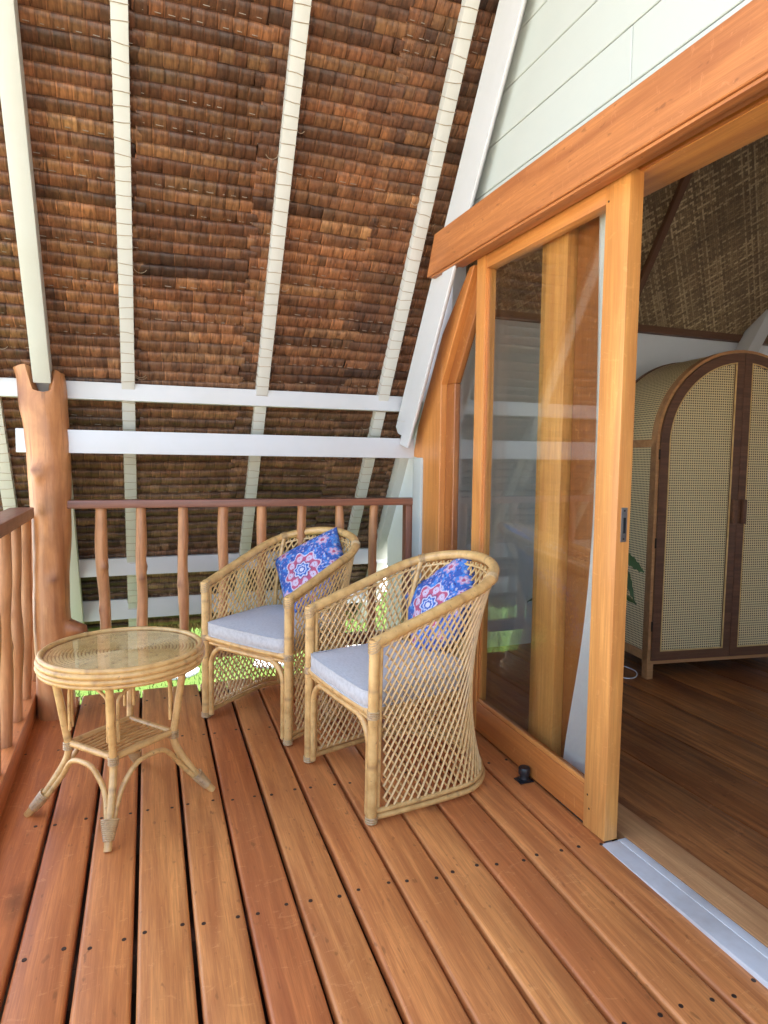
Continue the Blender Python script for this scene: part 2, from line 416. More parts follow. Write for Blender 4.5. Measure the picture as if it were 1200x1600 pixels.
# ------------------------------------------------------------------ the ground outside
TILT, SKEW = 0.0245631, 0.0185219
def dz(Y): return TILT*(Y-1.5)           # the deck rises slightly towards its far edge
GZ = -1.0
def sheet(name, x0, x1, y0, y1, z, nx, ny, mat, amp=0.0, **p):
    xs = np.linspace(x0, x1, nx); ys = np.linspace(y0, y1, ny)
    V = [(x, y, z+amp*noise.noise(Vector((x*.4, y*.4, 0)))) for y in ys for x in xs]
    F = [(j*nx+i, j*nx+i+1, (j+1)*nx+i+1, (j+1)*nx+i) for j in range(ny-1) for i in range(nx-1)]
    return link(name, mesh(name, V, F, smooth=True), mat, None, **p)
sheet('ground', -300, 300, -300, 300, GZ-.03, 2, 2, M['sand'], kind='structure')
lx = []
V = []; F = []
k = 48
for i in range(k):
    a = 2*math.pi*i/k; rx, ry = 7.0, 8.2
    q = 1+.05*math.sin(3*a+1)+.03*math.sin(7*a)
    V.append((1.5+rx*q*math.cos(a), 2.6+ry*q*math.sin(a), GZ))
V.append((1.5, 2.6, GZ+.01)); F = [(i, (i+1) % k, k) for i in range(k)]
link('lawn', mesh('lawn', V, F), M['lawn'], None, kind='structure')
g = MB()
for i in range(26000):
    x = random.uniform(-6, 8); y = random.uniform(4.2, 11.2)
    if ((x-1.5)/6.7)**2+((y-2.6)/7.9)**2 > 1: continue
    a = random.uniform(0, 6.28); h = random.uniform(.03, .09); dx, dy = .006*math.cos(a), .006*math.sin(a); lx, ly = random.uniform(-.03, .03), random.uniform(-.03, .03)
    g.add([(x-dx, y-dy, GZ), (x+dx, y+dy, GZ), (x+lx, y+ly, GZ+h)], [(0, 1, 2)])
o = g.build('grass', M['blade'], smooth=False, kind='stuff'); tag(o, 'bright green grass blades standing on the lawn below the deck', 'grass')
stones = [(.36, 6.8, .23, .17, 'pale stepping stone seen on the lawn between the table and the nearest chair'),
          (-.04, 9.35, .30, .26, 'pale stone on the lawn seen under the thatch fringe between the first balusters'),
          (-.55, 8.8, .24, .2, 'pale stone on the lawn just right of the log post'),
          (1.35, 6.9, .25, .19, 'pale stepping stone seen through the lattice under the far chair seat'),
          (2.35, 7.2, .26, .2, 'pale stone seen through the lattice arm of the near chair'),
          (3.6, 7.5, .26, .2, 'pale stone on the lawn seen behind the near chair back'),
          (-1.5, 5.6, .24, .19, 'pale stepping stone on the lawn mirrored in the sliding door glass'),
          (-2.5, 5.9, .26, .2, 'second pale stone from the deck mirrored in the sliding door glass'),
          (-3.6, 6.3, .25, .2, 'pale stone farthest left on the lawn, mirrored in the door glass')]
for x, y, a, b, lab in stones:
    bm = bmesh.new(); ang = random.random(); n = 20
    ring = []
    for lev, (z, s) in enumerate(((0, 1.0), (.025, 1.0), (.035, .93))):
        ring.append([bm.verts.new(((a*s*(1+.06*math.sin(3*t+ang)))*math.cos(t), b*s*(1+.05*math.cos(4*t+ang))*math.sin(t), z)) for t in np.linspace(0, 2*math.pi, n, endpoint=False)])
    for l in range(2):
        for i in range(n): bm.faces.new((ring[l][i], ring[l][(i+1) % n], ring[l+1][(i+1) % n], ring[l+1][i]))
    bm.faces.new(ring[2]); me = bpy.data.meshes.new('stepping_stone'); bm.to_mesh(me); bm.free()
    o = link('stepping_stone', me, M['stone'], None, Matrix.Translation((x, y, GZ)) @ Matrix.Rotation(ang, 4, 'Z'))
    tag(o, lab, 'stone', 'stepping stones on the lawn')

# ------------------------------------------------------------------ the deck
deck = thing('deck', None, None, kind='structure')
gaps = [-.50, -.322, -.185, -.051, .087, .224, .361, .503, .643, .786, .926, 1.067, 1.213, 1.349]
tints = [.72, .62, .50, .05, .30, .22, .80, .40, .62, .45, .35, .95, .55, .60]
tints = [.80, .70, .45, .18, .22, .85, .28, .50, .42, .30, .78, .45, .55]
D0, D1 = -2.0, 3.385
def plank_mesh(w, L, seed):
    """plank with rounded top edges, a few stations along its length, slightly uneven"""
    rn = random.Random(seed); r = .010; h = .032; pr = []
    pr += [(-w/2, -h), (-w/2, -r)]
    for a in (30, 60): pr.append((-w/2+r-r*math.cos(R(a)), -r+r*math.sin(R(a))))
    pr.append((-w/2+r, 0)); pr.append((0, .0006)); pr.append((w/2-r, 0))
    for a in (60, 30): pr.append((w/2-r+r*math.cos(R(a)), -r+r*math.sin(R(a))))
    pr += [(w/2, -r), (w/2, -h)]
    n = 28; m = len(pr); V = []; F = []; ph = rn.random()*9
    for i in range(n):
        x = -L/2+L*i/(n-1); dy = .0012*math.sin(x*1.7+ph); dzz = .0008*math.sin(x*2.3+ph*2)
        for y, z in pr: V.append((x, y+dy, z+dzz))
    for i in range(n-1):
        for j in range(m): F.append((i*m+j, i*m+(j+1) % m, (i+1)*m+(j+1) % m, (i+1)*m+j))
    F.append(tuple(range(m))[::-1]); F.append(tuple((n-1)*m+j for j in range(m)))
    me = mesh('deck_plank', V, F, smooth=True); me.set_sharp_from_angle(angle=R(65)); return me
bmS = bmesh.new(); bmesh.ops.create_cone(bmS, cap_ends=True, segments=12, radius1=.0060, radius2=.0055, depth=.0016)
scr = bpy.data.meshes.new('screw'); bmS.to_mesh(scr); bmS.free()
rows = [.52, 1.10, 1.67, 2.25, 2.80, 3.25]
for i in range(len(gaps)-1):
    a, b = gaps[i]+.0055, gaps[i+1]-.0055; xc = (a+b)/2
    p0 = (xc+SKEW*D0, D0, dz(D0)); p1 = (xc+SKEW*D1, D1, dz(D1))
    mt = frame_mtx(p0, p1, (0, 0, 1)); L = (Vector(p1)-Vector(p0)).length
    pl = link('deck_plank', plank_mesh(b-a, L, i), M['deck'], deck, mt, tint=tints[i])
    for r_ in rows:
        for sx in (-1, 1):
            X = xc+sx*(b-a)*.33+random.uniform(-.006, .006); Y = r_-.045*(xc+.2)*1.0+random.uniform(-.01, .01)
            link('screw', scr, M['screw'], pl, Matrix.Translation((X+SKEW*Y, Y, dz(Y)+.0003)) @ Matrix.Rotation(math.atan(TILT), 4, 'X'))
for Y in [.52, 1.10, 1.67, 2.25, 2.80, 3.33]:
    board('joist', (-.62, Y, dz(Y)-.085), (1.36, Y, dz(Y)-.085), .05, .1, M['joist'], deck, bev=0)
slabm = rawbox(1.98, 5.4, .02, 0); link('light_block_sheet', slabm, M['joist'], deck, Matrix.Translation((.37, .70, dz(.7)-.150)) @ Matrix.Rotation(math.atan(TILT), 4, 'X'))  # unseen sheet added under the joists to keep light out of the plank gaps
board('edge_joist', (-.62, 3.36, dz(3.36)-.10), (1.36, 3.36, dz(3.36)-.10), .03, .13, M['joist'], deck, bev=0)
for x in (-.55, .45, 1.30):
    for Y in (.6, 3.2): board('deck_post', (x, Y, GZ-.02), (x, Y, -.15), .1, .1, M['joist'], deck, up=(0, 1, 0), bev=0)
# raised edge board along the open side
board('edge_board', (-.425-.11, D0, .055+dz(D0)), (-.425-.11, 3.36, .052+dz(3.36)), .22, .105, M['deck'], deck, bev=.006, tint=.62)

# ------------------------------------------------------------------ roof frame: local x = world x, y down the slope, -z towards the deck
AL = math.atan(1.558); RY, RZ = .90, 2.97+1.558*(2.358-.90)
ca, sa = math.cos(AL), math.sin(AL)
RM = Matrix(((1, 0, 0, 0), (0, ca, sa, RY), (0, -sa, ca, RZ), (0, 0, 0, 1)))
MIR = Matrix(((1, 0, 0, 0), (0, -1, 0, 2*RY), (0, 0, 1, 0), (0, 0, 0, 1)))
SE = (4.155-RY)/ca                       # slope length to the eave
SN = 2.3                                 # unseen other slope stops high, cut short to light the deck from behind
def rp(x, s, n): return RM @ Vector((x, s, -n))     # n towards the deck
roof = thing('thatched_roof', 'steep palm thatch roof with white rafters, seen from underneath over the deck', 'roof', (0, RY, RZ))
X0, X1 = -.80, 1.345
def leaf(x, s, w, L, col, rn, yaw=0.0):
    xs = (-.5, -.40, .0, .38, .5)
    prof = ((-.005, -.002), (-.0035, .018), (.002, .0235), (.019, .0205), (L*.68, .0115), (L*.98, -.004))
    tw = rn.uniform(-.0025, .0035); V = []; T = []; bow = rn.uniform(.0025, .0065); sk = rn.uniform(-.05, .05)+yaw
    for yy, h in prof:
        for t in xs:
            e = bow*(1-4*t*t)+tw*t*2+(.0028 if t <= -.45 else 0)+rn.uniform(-.0007, .0007)
            V.append((x+t*w+sk*yy+rn.uniform(-.0008, .0008), s+yy+rn.uniform(-.001, .001)*(1 if yy > 0 else .5), -(h+e)))
            k = 2.0 if t <= -.45 else (.38 if t >= .45 else 1.0)  # lifted edge painted lighter, sunken edge painted with the shade of the seam
            k *= .35 if yy > L*.9 else (.8 if yy < -.003 else 1)  # shadow between the rows painted into the lower end of each leaf
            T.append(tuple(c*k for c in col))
    F = [(j*5+i, j*5+i+1, (j+1)*5+i+1, (j+1)*5+i) for j in range(5) for i in range(4)]
    return V, F, T
rn = random.Random(3)
pal = [(.30, .115, .048), (.36, .145, .058), (.25, .095, .040), (.29, .125, .052), (.20, .080, .038), (.37, .18, .075), (.16, .070, .038)]
tan = [(.32, .185, .105), (.27, .145, .08), (.21, .11, .062), (.36, .22, .13), (.17, .09, .052)]
stuffm = MB(); parts = []; stitch = MB(); allm = MB()
panels = [(X0, -.40), (-.40, .02), (.02, .47), (.47, .98), (.98, X1), (X1, 1.49)]
pitch = .0492
for pi_, (xa, xb) in enumerate(panels):
    s = (.12 if xa < X1 else (3.27-RY)/ca)+rn.uniform(0, pitch); tl = rn.uniform(-.012, .012)
    wig = rn.uniform(0, 9)
    while s < SE-.02:
        rowtone = rn.choice([1, 1.1, 1, .9, 1.2, .8, .7, 1.1, 1.05]); dark = rn.random() < .10
        st_row = rn.random() < .28; wl = rn.uniform(.044, .057); x = xa+rn.uniform(0, .01)
        lowf = min(1, max(0, (s-3.9)/1.5)); hh = rn.uniform(-.003, .003); rt = rn.uniform(-.012, .012)
        while x < xb:
            w = wl*rn.uniform(.8, 1.22)
            big = .5+.5*noise.noise(Vector((x*1.8+5, s*1.4, 1.3)))+.25*noise.noise(Vector((x*6, s*9, 4)))
            if rn.random() < .22 or x < xa+.02: rc = np.array(rn.choice(pal)); rtan = np.array(rn.choice(tan))
            c = rc*.65+np.array(rn.choice(pal))*.35; t = rtan*.6+np.array(rn.choice(tan))*.4
            c = c*(1-lowf)+t*lowf
            if lowf < .4: c = c*(1-.35*max(0, .55-big))+np.array((.40, .21, .085))*.35*max(0, big-.5)
            k = .56*rowtone*rn.uniform(.78, 1.25)*(.55 if dark else 1)*(.70+.5*big)
            c = c*k
            ss = s+(x-(xa+xb)/2)*(tl+rt)+.003*math.sin(x*7+wig+s*5)+hh
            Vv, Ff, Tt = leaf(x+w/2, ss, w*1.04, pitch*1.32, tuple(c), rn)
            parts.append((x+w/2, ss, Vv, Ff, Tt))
            if st_row and rn.random() < .8:
                q = ss+pitch*.70; a0 = x+rn.uniform(.2, .4)*w; a1 = a0+rn.uniform(.012, .028); z = -(.019)
                stitch.add([(a0, q, z), (a1, q+.001, z-.002), (a1, q+.0028, z-.002), (a0, q+.0022, z), (a0, q, z+.003), (a1, q+.001, z+.003)], [(0, 1, 2, 3), (0, 4, 5, 1)])
            x += w
        s += pitch*rn.uniform(.93, 1.07)
cand = sorted([i for i, p in enumerate(parts) if -.5 < p[0] < 1.2 and 2.95 < p[1] < 3.75 and not (-.08 < p[0] < .04) and not(.54 < p[0] < .63)], key=lambda i: parts[i][1])[:300]
cs = set(cand)
for i, (x, s, Vv, Ff, Tt) in enumerate(parts):
    if i in cs:
        Vl = [(a-x, b-s, c) for a, b, c in Vv]
        link('thatch_leaf', mesh('thatch_leaf', Vl, Ff, smooth=True, tone=Tt), M['thatch'], roof, RM @ Matrix.Translation((x, s, 0)))
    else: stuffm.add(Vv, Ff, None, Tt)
    if s < SN: allm.add(Vv, Ff, None, Tt)
link('thatch', mesh('thatch', stuffm.V, stuffm.F, smooth=True, tone=stuffm.T), M['thatch'], roof, RM, kind='stuff')
link('thatch', mesh('thatch', allm.V, allm.F, smooth=True, tone=allm.T), M['thatch'], roof, MIR @ RM, kind='stuff')
stitch.build('stitching', M['stitch'], roof, smooth=False, mtx=RM, kind='stuff')
for mt, sl_ in ((RM, SE), (MIR @ RM, SN)):
    me = rawbox(X1-X0+.02, sl_+.02, .05, 0); link('thatch_backing', me, M['dark'], roof, mt @ Matrix.Translation(((X0+X1)/2, sl_/2-.01, .036)))
link('thatch_backing', rawbox(.14, SE-(3.22-RY)/ca, .05, 0), M['dark'], roof, RM @ Matrix.Translation((1.36+.07, (SE+(3.22-RY)/ca)/2, .036)))
# ragged fringe under the eave
fr = MB(); rn = random.Random(9)
for i in range(1500):
    x = rn.uniform(X0, 1.5); s = SE+rn.uniform(-.05, .01); L = rn.uniform(.045, .115)*(1.5 if rn.random() < .08 else 1); w = rn.uniform(.006, .018)
    n0 = rn.uniform(-.05, .016); sk = rn.uniform(-.03, .03); c = np.array(rn.choice(tan))*rn.uniform(.7, 1.4)
    P = [rp(x-w/2, s, n0), rp(x+w/2, s, n0), rp(x+w*.4+sk*.4, s+L*.6, n0), rp(x+sk, s+L, n0-.003), rp(x-w*.4+sk*.4, s+L*.6, n0+.002)]
    P = [Vector((p.x, p.y-(.25*(p.z*-1+.2) if False else 0), p.z)) for p in P]
    fr.add(P, [(0, 1, 2, 4), (4, 2, 3)], None, [tuple(c)]*5)
link('thatch_fringe', mesh('thatch_fringe', fr.V, fr.F, tone=fr.T), M['thatch'], roof, kind='stuff')
# rafters with cord lashings
def rafter(x, s0, s1, w, d, n0, mat, mirror=False, lash=True, name='rafter'):
    mt = RM @ Matrix.Translation((x, (s0+s1)/2, -(n0+d/2)))
    me = rawbox(s1-s0, w, d, .003)
    rot = Matrix.Rotation(R(90), 4, 'Z')
    if mirror: mt = MIR @ mt
    ra = link(name, me, mat, roof, mt @ rot)
    if lash:
        l = MB(); s = s0+.02; r2 = random.Random(int(x*100)+5)
        while s < s1-.02:
            t = r2.uniform(-.010, .012); g = .0015; b = r2.uniform(-.002, .002)
            c = [(x-w/2-g, s, -(n0-.008)), (x-w/2-g, s+t*.3, -(n0+d+g)), (x, s+t*.5+b, -(n0+d+g+.0006)), (x+w/2+g, s+t, -(n0+d+g)), (x+w/2+g, s+t*.8, -(n0-.008))]
            l.tube(c, .0014, 4, caps=False); s += pitch*r2.uniform(.93, 1.07)
        for _ in range(3):     # loose cord ends
            s = r2.uniform(2.8, 4.6); sgn = r2.choice((-1, 1)); rr = r2.uniform(.015, .03)
            l.tube([(x+sgn*(w/2+rr-rr*math.cos(a)), s+rr*math.sin(a), -.028-.01*math.sin(a)) for a in np.linspace(0, 2.6, 9)], .0011, 4)
        l.build('lashing', M['lash'], ra, mtx=RM, kind='stuff')
    return ra
for x in (-.565, -.02, .585, 1.215):
    rafter(x, 0, SE-.02, .056, .045, .020, M['cream'])
    rafter(x, 0, SN, .056, .045, .020, M['cream'], mirror=True, lash=False)
def s_at(Y): return (Y-RY)/ca
rafter(-.318, s_at(3.30), SE+.02, .07, .07, .05, M['cream'], lash=False, name='truss_leg')
rafter(1.425, s_at(3.27), SE+.02, .09, .07, .02, M['cream'], lash=False, name='truss_leg')
# big front rafter that ends in the fork of the log post
d_ = Vector((0, -ca, sa)); e0 = Vector((-.357, 3.165, 1.525))
board('main_rafter', e0, e0+d_*4.1, .068, .095, M['cream'], roof, up=(0, sa, ca), bev=.004)
# purlins and tie beam
board('purlin', (-.95, 3.255, 1.487), (1.335, 3.255, 1.487), .06, .078, M['white'], roof, bev=.004)
board('purlin', (-.95, 3.825, .600), (1.5, 3.825, .600), .075, .095, M['white'], roof, bev=.004)
board('purlin', (-.95, 4.02, .325), (1.5, 4.02, .325), .085, .115, M['white'], roof, bev=.004)
board('tie_beam', (-.470, 3.20, 1.2605), (1.372, 3.20, 1.2545), .05, .102, M['white'], roof, bev=.003)

# ------------------------------------------------------------------ gable wall
wall = thing('gable_wall', 'white boarded gable wall with orange wood fascia above the sliding door', 'wall', (1.36, 1.5, 0))
def Yroof(z): return 2.358+(2.97-z)/1.558
rn = random.Random(5)
zs = [2.10]+[2.270+.1635*i for i in range(18)]
for i in range(len(zs)-1):
    a, b = zs[i]+.0018, zs[i+1]-.0018
    y1a, y1b = Yroof(a)-.02, Yroof(b)-.02
    y0a, y0b = 2*RY-y1a, 2*RY-y1b
    if y1b < y0b+.05: break
    cuts = [(y0a, y0b)]+([(1.592, 1.592)] if i == 1 else [(rn.uniform(.9, 1.2),)*2] if i % 3 == 2 and y1b > 1.5 else [])+[(y1a, y1b)]
    for j in range(len(cuts)-1):
        (pa, pb), (qa, qb) = cuts[j], cuts[j+1]
        g0 = .001 if j else 0; g1 = .001 if j < len(cuts)-2 else 0
        prism('siding_board', [(1.34, pa+g0, a), (1.34, qa-g1, a), (1.34, qb-g1, b), (1.34, pb+g0, b)], (.014, 0, 0), M['siding'], wall, bev=.0025, grain=(0, 1, 0))
yb = Yroof(2.10)-.03
prism('wall_backing', [(1.3555, 2*RY-yb, 2.11), (1.3555, yb, 2.11), (1.3555, RY, RZ-.08)], (.03, 0, 0), M['siding'], wall, grain=(0, 1, 0))
# barge board (two layers), following the roof slope on both sides of the ridge
def barge(w0, w1, xa, th, zlow, mat, mirror, name):
    # w0,w1 horizontal offsets (Y) of the outer and inner edge from the line Y = 2.254 + (2.89-z)/1.558
    def Y(z, o): return 2.254+(2.89-z)/1.558-o
    ztop = 2.89+(2.254-RY)*1.558
    P = [(xa, Y(zlow, w0), zlow), (xa, Y(zlow-.02, w1), zlow-.02+.0), (xa, RY, ztop-w1*1.558), (xa, RY, ztop-w0*1.558)]
    if mirror: P = [(p[0], 2*RY-p[1], p[2]) for p in P]
    return prism(name, P, (th, 0, 0), mat, wall, bev=.003, grain=(0, -ca, sa) if not mirror else (0, ca, sa))
for mi in (False, True):
    barge(-.035, .150, 1.300, .0385, 1.40, M['white'], mi, 'barge_board')
    barge(.115, .232, 1.286, .0135, 1.275, M['white'], mi, 'barge_strip')
# curved foot of the barge board
P = []
def yb_(z, o): return 2.254+(2.89-z)/1.558-o
P = [(1.302, yb_(1.40, -.035), 1.398), (1.302, yb_(1.37, -.035), 1.37), (1.302, 3.235, 1.335), (1.302, 3.19, 1.322), (1.302, 3.165, 1.327), (1.302, 3.14, 1.318), (1.302, 3.125, 1.33), (1.302, yb_(1.40, .115), 1.398)]
prism('barge_foot', P, (.036, 0, 0), M['white'], wall, grain=(0, 1, 0))
# fascia over the doors
prism('fascia_board', [(1.272, -1.6, 2.032), (1.272, 2.833, 2.032), (1.272, 2.755, 2.203), (1.272, -1.6, 2.203)], (.04, 0, 0), M['fascia'], wall, bev=.003, grain=(0, 1, 0))
board('fascia_lip', (1.298, -1.6, 2.0265), (1.298, 2.80, 2.0265), .034, .0095, M['fascia'], wall, bev=.002)
board('track_rail', (1.335, -1.6, 2.105), (1.335, 2.62, 2.105), .03, .15, M['fascia'], wall, bev=.002)
board('door_header', (1.47, -1.6, 2.085), (1.47, 2.50, 2.085), .14, .085, M['frame'], wall, bev=.003, tint=.1)
board('header_bead', (1.395, -1.6, 2.068), (1.395, 1.60, 2.068), .012, .045, M['frame'], wall, bev=.002, tint=.5)
# wall left of the sliding door: corner post, frame, fixed pane with slanted head
board('corner_post', (1.415, 3.115, -.9), (1.415, 3.115, 1.207), .10, .11, M['siding'], wall, up=(1, 0, 0), bev=.003)
fx = thing('fixed_window', 'narrow fixed window with slanted head beside the sliding door', 'window', (1.39, 2.8, 0))
zc = 1.554
prism('frame_post', [(1.372, 3.062, .04), (1.372, 3.062, 1.195), (1.372, 3.19, 1.195+.02), (1.372, 3.13, 1.37), (1.372, 2.865, zc+.23), (1.372, 2.865, .04)], (.07, 0, 0), M['frame'], fx, bev=.002, grain=(0, 0, 1), tint=.25)
prism('frame_head', [(1.3715, 2.8645, zc), (1.3715, 2.8645, zc+.232), (1.3715, 2.60, 2.03), (1.3715, 2.558, 2.03)], (.07, 0, 0), M['frame'], fx, bev=.002, grain=(0, -ca, sa), tint=.3)
prism('inner_stile', [(1.40, 2.775, .05), (1.40, 2.775, zc-.0), (1.40, 2.863, zc-.0), (1.40, 2.863, .05)], (.03, 0, 0), M['frame'], fx, bev=.003, grain=(0, 0, 1), tint=.85)
prism('inner_head', [(1.401, 2.775, zc+.001), (1.401, 2.4688, 2.03), (1.401, 2.5568, 2.03), (1.401, 2.863, zc+.001)], (.03, 0, 0), M['frame'], fx, bev=.003, grain=(0, -ca, sa), tint=.85)
prism('glass_pane', [(1.418, 2.776, .09), (1.418, 2.10, .09), (1.418, 2.10, 2.04), (1.418, 2.47, 2.04), (1.418, 2.776, zc)], (.004, 0, 0), M['glass'], fx, grain=(0, 0, 1))
board('frame_sill', (1.430, 1.68, .045), (1.430, 2.86, .045), .036, .075, M['frame'], fx, bev=.003, tint=.6)
# inner door leaf: pale mullion and reddish board
leaf2 = thing('inner_door', 'pale and reddish wooden boards standing upright behind the sliding door glass', 'door', (1.47, 2.0, 0))
board('pale_stile', (1.455, 2.066, .085), (1.455, 2.066, 2.04), .045, .155, M['frame'], leaf2, up=(0, 1, 0), bev=.003, tint=0.0)
board('red_panel', (1.485, 1.905, .085), (1.485, 1.905, 2.04), .03, .158, M['frame'], leaf2, up=(0, 1, 0), bev=.004, tint=.95)
# sill in the doorway
board('sill_painted', (1.396, -1.6, -.012), (1.396, 1.598, -.012), .098, .03, M['sillwhite'], wall, bev=.004)
board('sill_ridge', (1.428, -1.6, .003), (1.428, 1.596, .003), .030, .005, M['sillwhite'], wall, bev=.002)
board('threshold', (1.508, -1.6, -.010), (1.508, 2.86, -.010), .124, .034, M['sill'], wall, bev=.004)
prism('wall_below_deck', [(1.37, -2.2, GZ), (1.37, 3.05, GZ), (1.37, 3.05, -.03), (1.37, -2.2, -.03)], (.06, 0, 0), M['siding'], wall, grain=(0, 1, 0))
prism('wall_panel', [(1.36, -2.2, -.02), (1.36, -.35, -.02), (1.36, -.35, 2.1), (1.36, -.60, 2.1), (1.36, -2.2, .1)], (.08, 0, 0), M['siding'], wall, grain=(0, 1, 0))

# ------------------------------------------------------------------ sliding door
door = thing('sliding_door', 'orange wood sliding door with one tall glass pane, slid open to the left', 'door', (1.385, 2.05, 0))
board('stile', (1.385, 1.651, .006), (1.385, 1.651, 2.05), .105, .050, M['frame'], door, up=(1, 0, 0), bev=.002, tint=.05)
board('stile', (1.385, 2.476, .04), (1.385, 2.476, 2.05), .075, .050, M['frame'], door, up=(1, 0, 0), bev=.002, tint=.12)
board('top_rail', (1.385, 1.7045, 2.01), (1.385, 2.4375, 2.01), .055, .046, M['frame'], door, up=(1, 0, 0), bev=.002, tint=.2)
board('bottom_rail', (1.385, 1.7045, .078), (1.385, 2.4375, .098), .125, .046, M['frame'], door, up=(1, 0, 0), bev=.002, tint=.55)
board('bead', (1.372, 1.708, .147), (1.372, 2.434, .167), .010, .016, M['frame'], door, bev=.002, tint=.3)
board('bead', (1.372, 2.433, .17), (1.372, 2.433, 1.98), .010, .010, M['frame'], door, up=(1, 0, 0), bev=.001, tint=.5)
prism('glass_pane', [(1.385, 1.70, .13), (1.385, 2.44, .15), (1.385, 2.44, 1.99), (1.385, 1.70, 1.99)], (.005, 0, 0), M['glass'], door, grain=(0, 0, 1))
# lock plate on the leading edge
lk = link('lock_plate', rawbox(.022, .003, .105, .001), M['steel'], door, Matrix.Translation((1.386, 1.5975, 1.008)))
link('lock_slot', rawbox(.009, .002, .048, 0), M['black'], lk, Matrix.Translation((1.387, 1.5958, 1.006)))
for dzv in (-.043, .043): link('screw', scr, M['darkmetal'], lk, Matrix.Translation((1.386, 1.5957, 1.008+dzv)) @ Matrix.Rotation(R(90), 4, 'X') @ Matrix.Scale(.5, 4))
for (y, z) in ((1.69, 1.985), (1.685, .118), (1.675, .075)):
    link('plug', scr, M['screw'], door, Matrix.Translation((1.3597, y, z)) @ Matrix.Rotation(R(90), 4, 'Y') @ Matrix.Scale(.6, 4))
# door stop
ds = thing('door_stop', 'small black round door stop screwed to the deck at the foot of the sliding door', 'door stop', (1.333, 2.012, dz(2.012)))
b = bmesh.new(); n = 20; prof = [(0, .004), (.0235, .004), (.0245, .006), (.0175, .0075), (.0165, .012), (.0165, .022), (.0205, .024), (.0215, .028), (.0215, .046), (.0195, .050), (.006, .0505), (.005, .0485), (0, .0485)]
def lathe(prof, n=20):
    V = []; F = []
    for r_, z in prof:
        for j in range(n): a = 2*math.pi*j/n; V.append((r_*math.cos(a), r_*math.sin(a), z))
    for i in range(len(prof)-1):
        for j in range(n): F.append((i*n+j, i*n+(j+1) % n, (i+1)*n+(j+1) % n, (i+1)*n+j))
    return V, F
V, F = lathe(prof); me = mesh('rubber_body', V, F, smooth=True); me.set_sharp_from_angle(angle=R(40)); link('rubber_body', me, M['black'], ds, Matrix.Translation((1.333, 2.012, dz(2.012)+.003)))
link('base_plate', rawbox(.058, .046, .004, .001), M['black'], ds, Matrix.Translation((1.333, 2.012, dz(2.012)+.0035)))
link('screw', scr, M['steel'], ds, Matrix.Translation((1.333, 2.012, dz(2.012)+.0535)))

# ------------------------------------------------------------------ log post
def log_obj(name, axis, rad, mat, parent=None, n=24, knots=(), top=None, seed=0, namp=.05):
    """axis: list of (x,y,z); rad: same length; knots: (theta, z, size, height)"""
    A = catmull(axis, 10); Rr = catmull([(r_, 0, 0) for r_ in rad], 10)[:, 0]; V = []; F = []; T = []
    k = len(A); z0 = A[0][2]
    for i in range(k):
        for j in range(n):
            th = 2*math.pi*j/n; z = A[i][2]; r_ = Rr[i]
            r_ *= 1+namp*noise.noise(Vector((math.cos(th)*1.2+seed, math.sin(th)*1.2, z*5)))+namp*.4*noise.noise(Vector((math.cos(th)*3+seed, math.sin(th)*3, z*14)))
            kt = 0
            for (kth, kz, ks, kh) in knots:
                da = (th-kth+math.pi) % (2*math.pi)-math.pi; dd = ((da*Rr[i])**2+(z-kz)**2)/(ks*ks)
                r_ += kh*math.exp(-dd*dd if kh > .03 else -dd); kt = max(kt, math.exp(-dd*1.3))
            zz = z
            if top and i > k-12:
                f = (i-(k-12))/11; zz = z+f*top(th)[0]; r_ += f*f*top(th)[1]
            V.append((A[i][0]+r_*math.cos(th), A[i][1]+r_*math.sin(th), zz)); T.append(kt)
    for i in range(k-1):
        for j in range(n): F.append((i*n+j, i*n+(j+1) % n, (i+1)*n+(j+1) % n, (i+1)*n+j))
    base = (k-1)*n
    if top:
        o = len(V); c = A[-1]
        for j in range(n):
            th = 2*math.pi*j/n; t0 = top(th); V.append((c[0]+(Rr[-1]*.62+t0[1]*.7)*math.cos(th), c[1]+Rr[-1]*.62*math.sin(th), c[2]+t0[0]*.93)); T.append(.1)
        for j in range(n): F.append((base+j, base+(j+1) % n, o+(j+1) % n, o+j))
        o2 = len(V)
        for j in range(n):
            th = 2*math.pi*j/n; V.append((c[0]+Rr[-1]*.45*math.cos(th), c[1]+Rr[-1]*.45*math.sin(th), c[2]-.01)); T.append(.3)
        for j in range(n): F.append((o+j, o+(j+1) % n, o2+(j+1) % n, o2+j))
        F.append(tuple(o2+j for j in range(n)))
    else: F.append(tuple(base+j for j in range(n)))
    F.append(tuple(range(n))[::-1])
    c = Vector(A[0]); V = [tuple(Vector(v)-c) for v in V]
    me = mesh(name, V, F, smooth=True, tone=T, tname='knot'); me.set_sharp_from_angle(angle=R(60))
    return link(name, me, mat, parent, Matrix.Translation(c))
def fork(th):
    c = math.cos(th)
    q = min(1, max(0, (abs(c)-.40)/.22)); h = .100*q*q*(3-2*q)*(1.0 if c < 0 else .84); return (h+.006*math.sin(5*th), .026*max(0, -c)**2 - .010*max(0, c))
lp = log_obj('log_post', [(-.345, 3.2, .02), (-.347, 3.2, .15), (-.352, 3.2, .42), (-.352, 3.2, .66), (-.345, 3.2, .84), (-.349, 3.2, 1.2), (-.357, 3.2, 1.40), (-.357, 3.2, 1.47)],
             [.084, .078, .077, .073, .077, .087, .091, .090], M['log'], n=48,
             knots=[(R(-20), .43, .031, .078), (R(-115), 1.13, .030, .030), (R(-78), .66, .024, .008), (R(-150), 1.42, .05, .012), (R(-30), .92, .018, .006)], top=fork, seed=3, namp=.06)
tag(lp, 'thick varnished tree trunk post with a forked top at the corner of the deck', 'post')

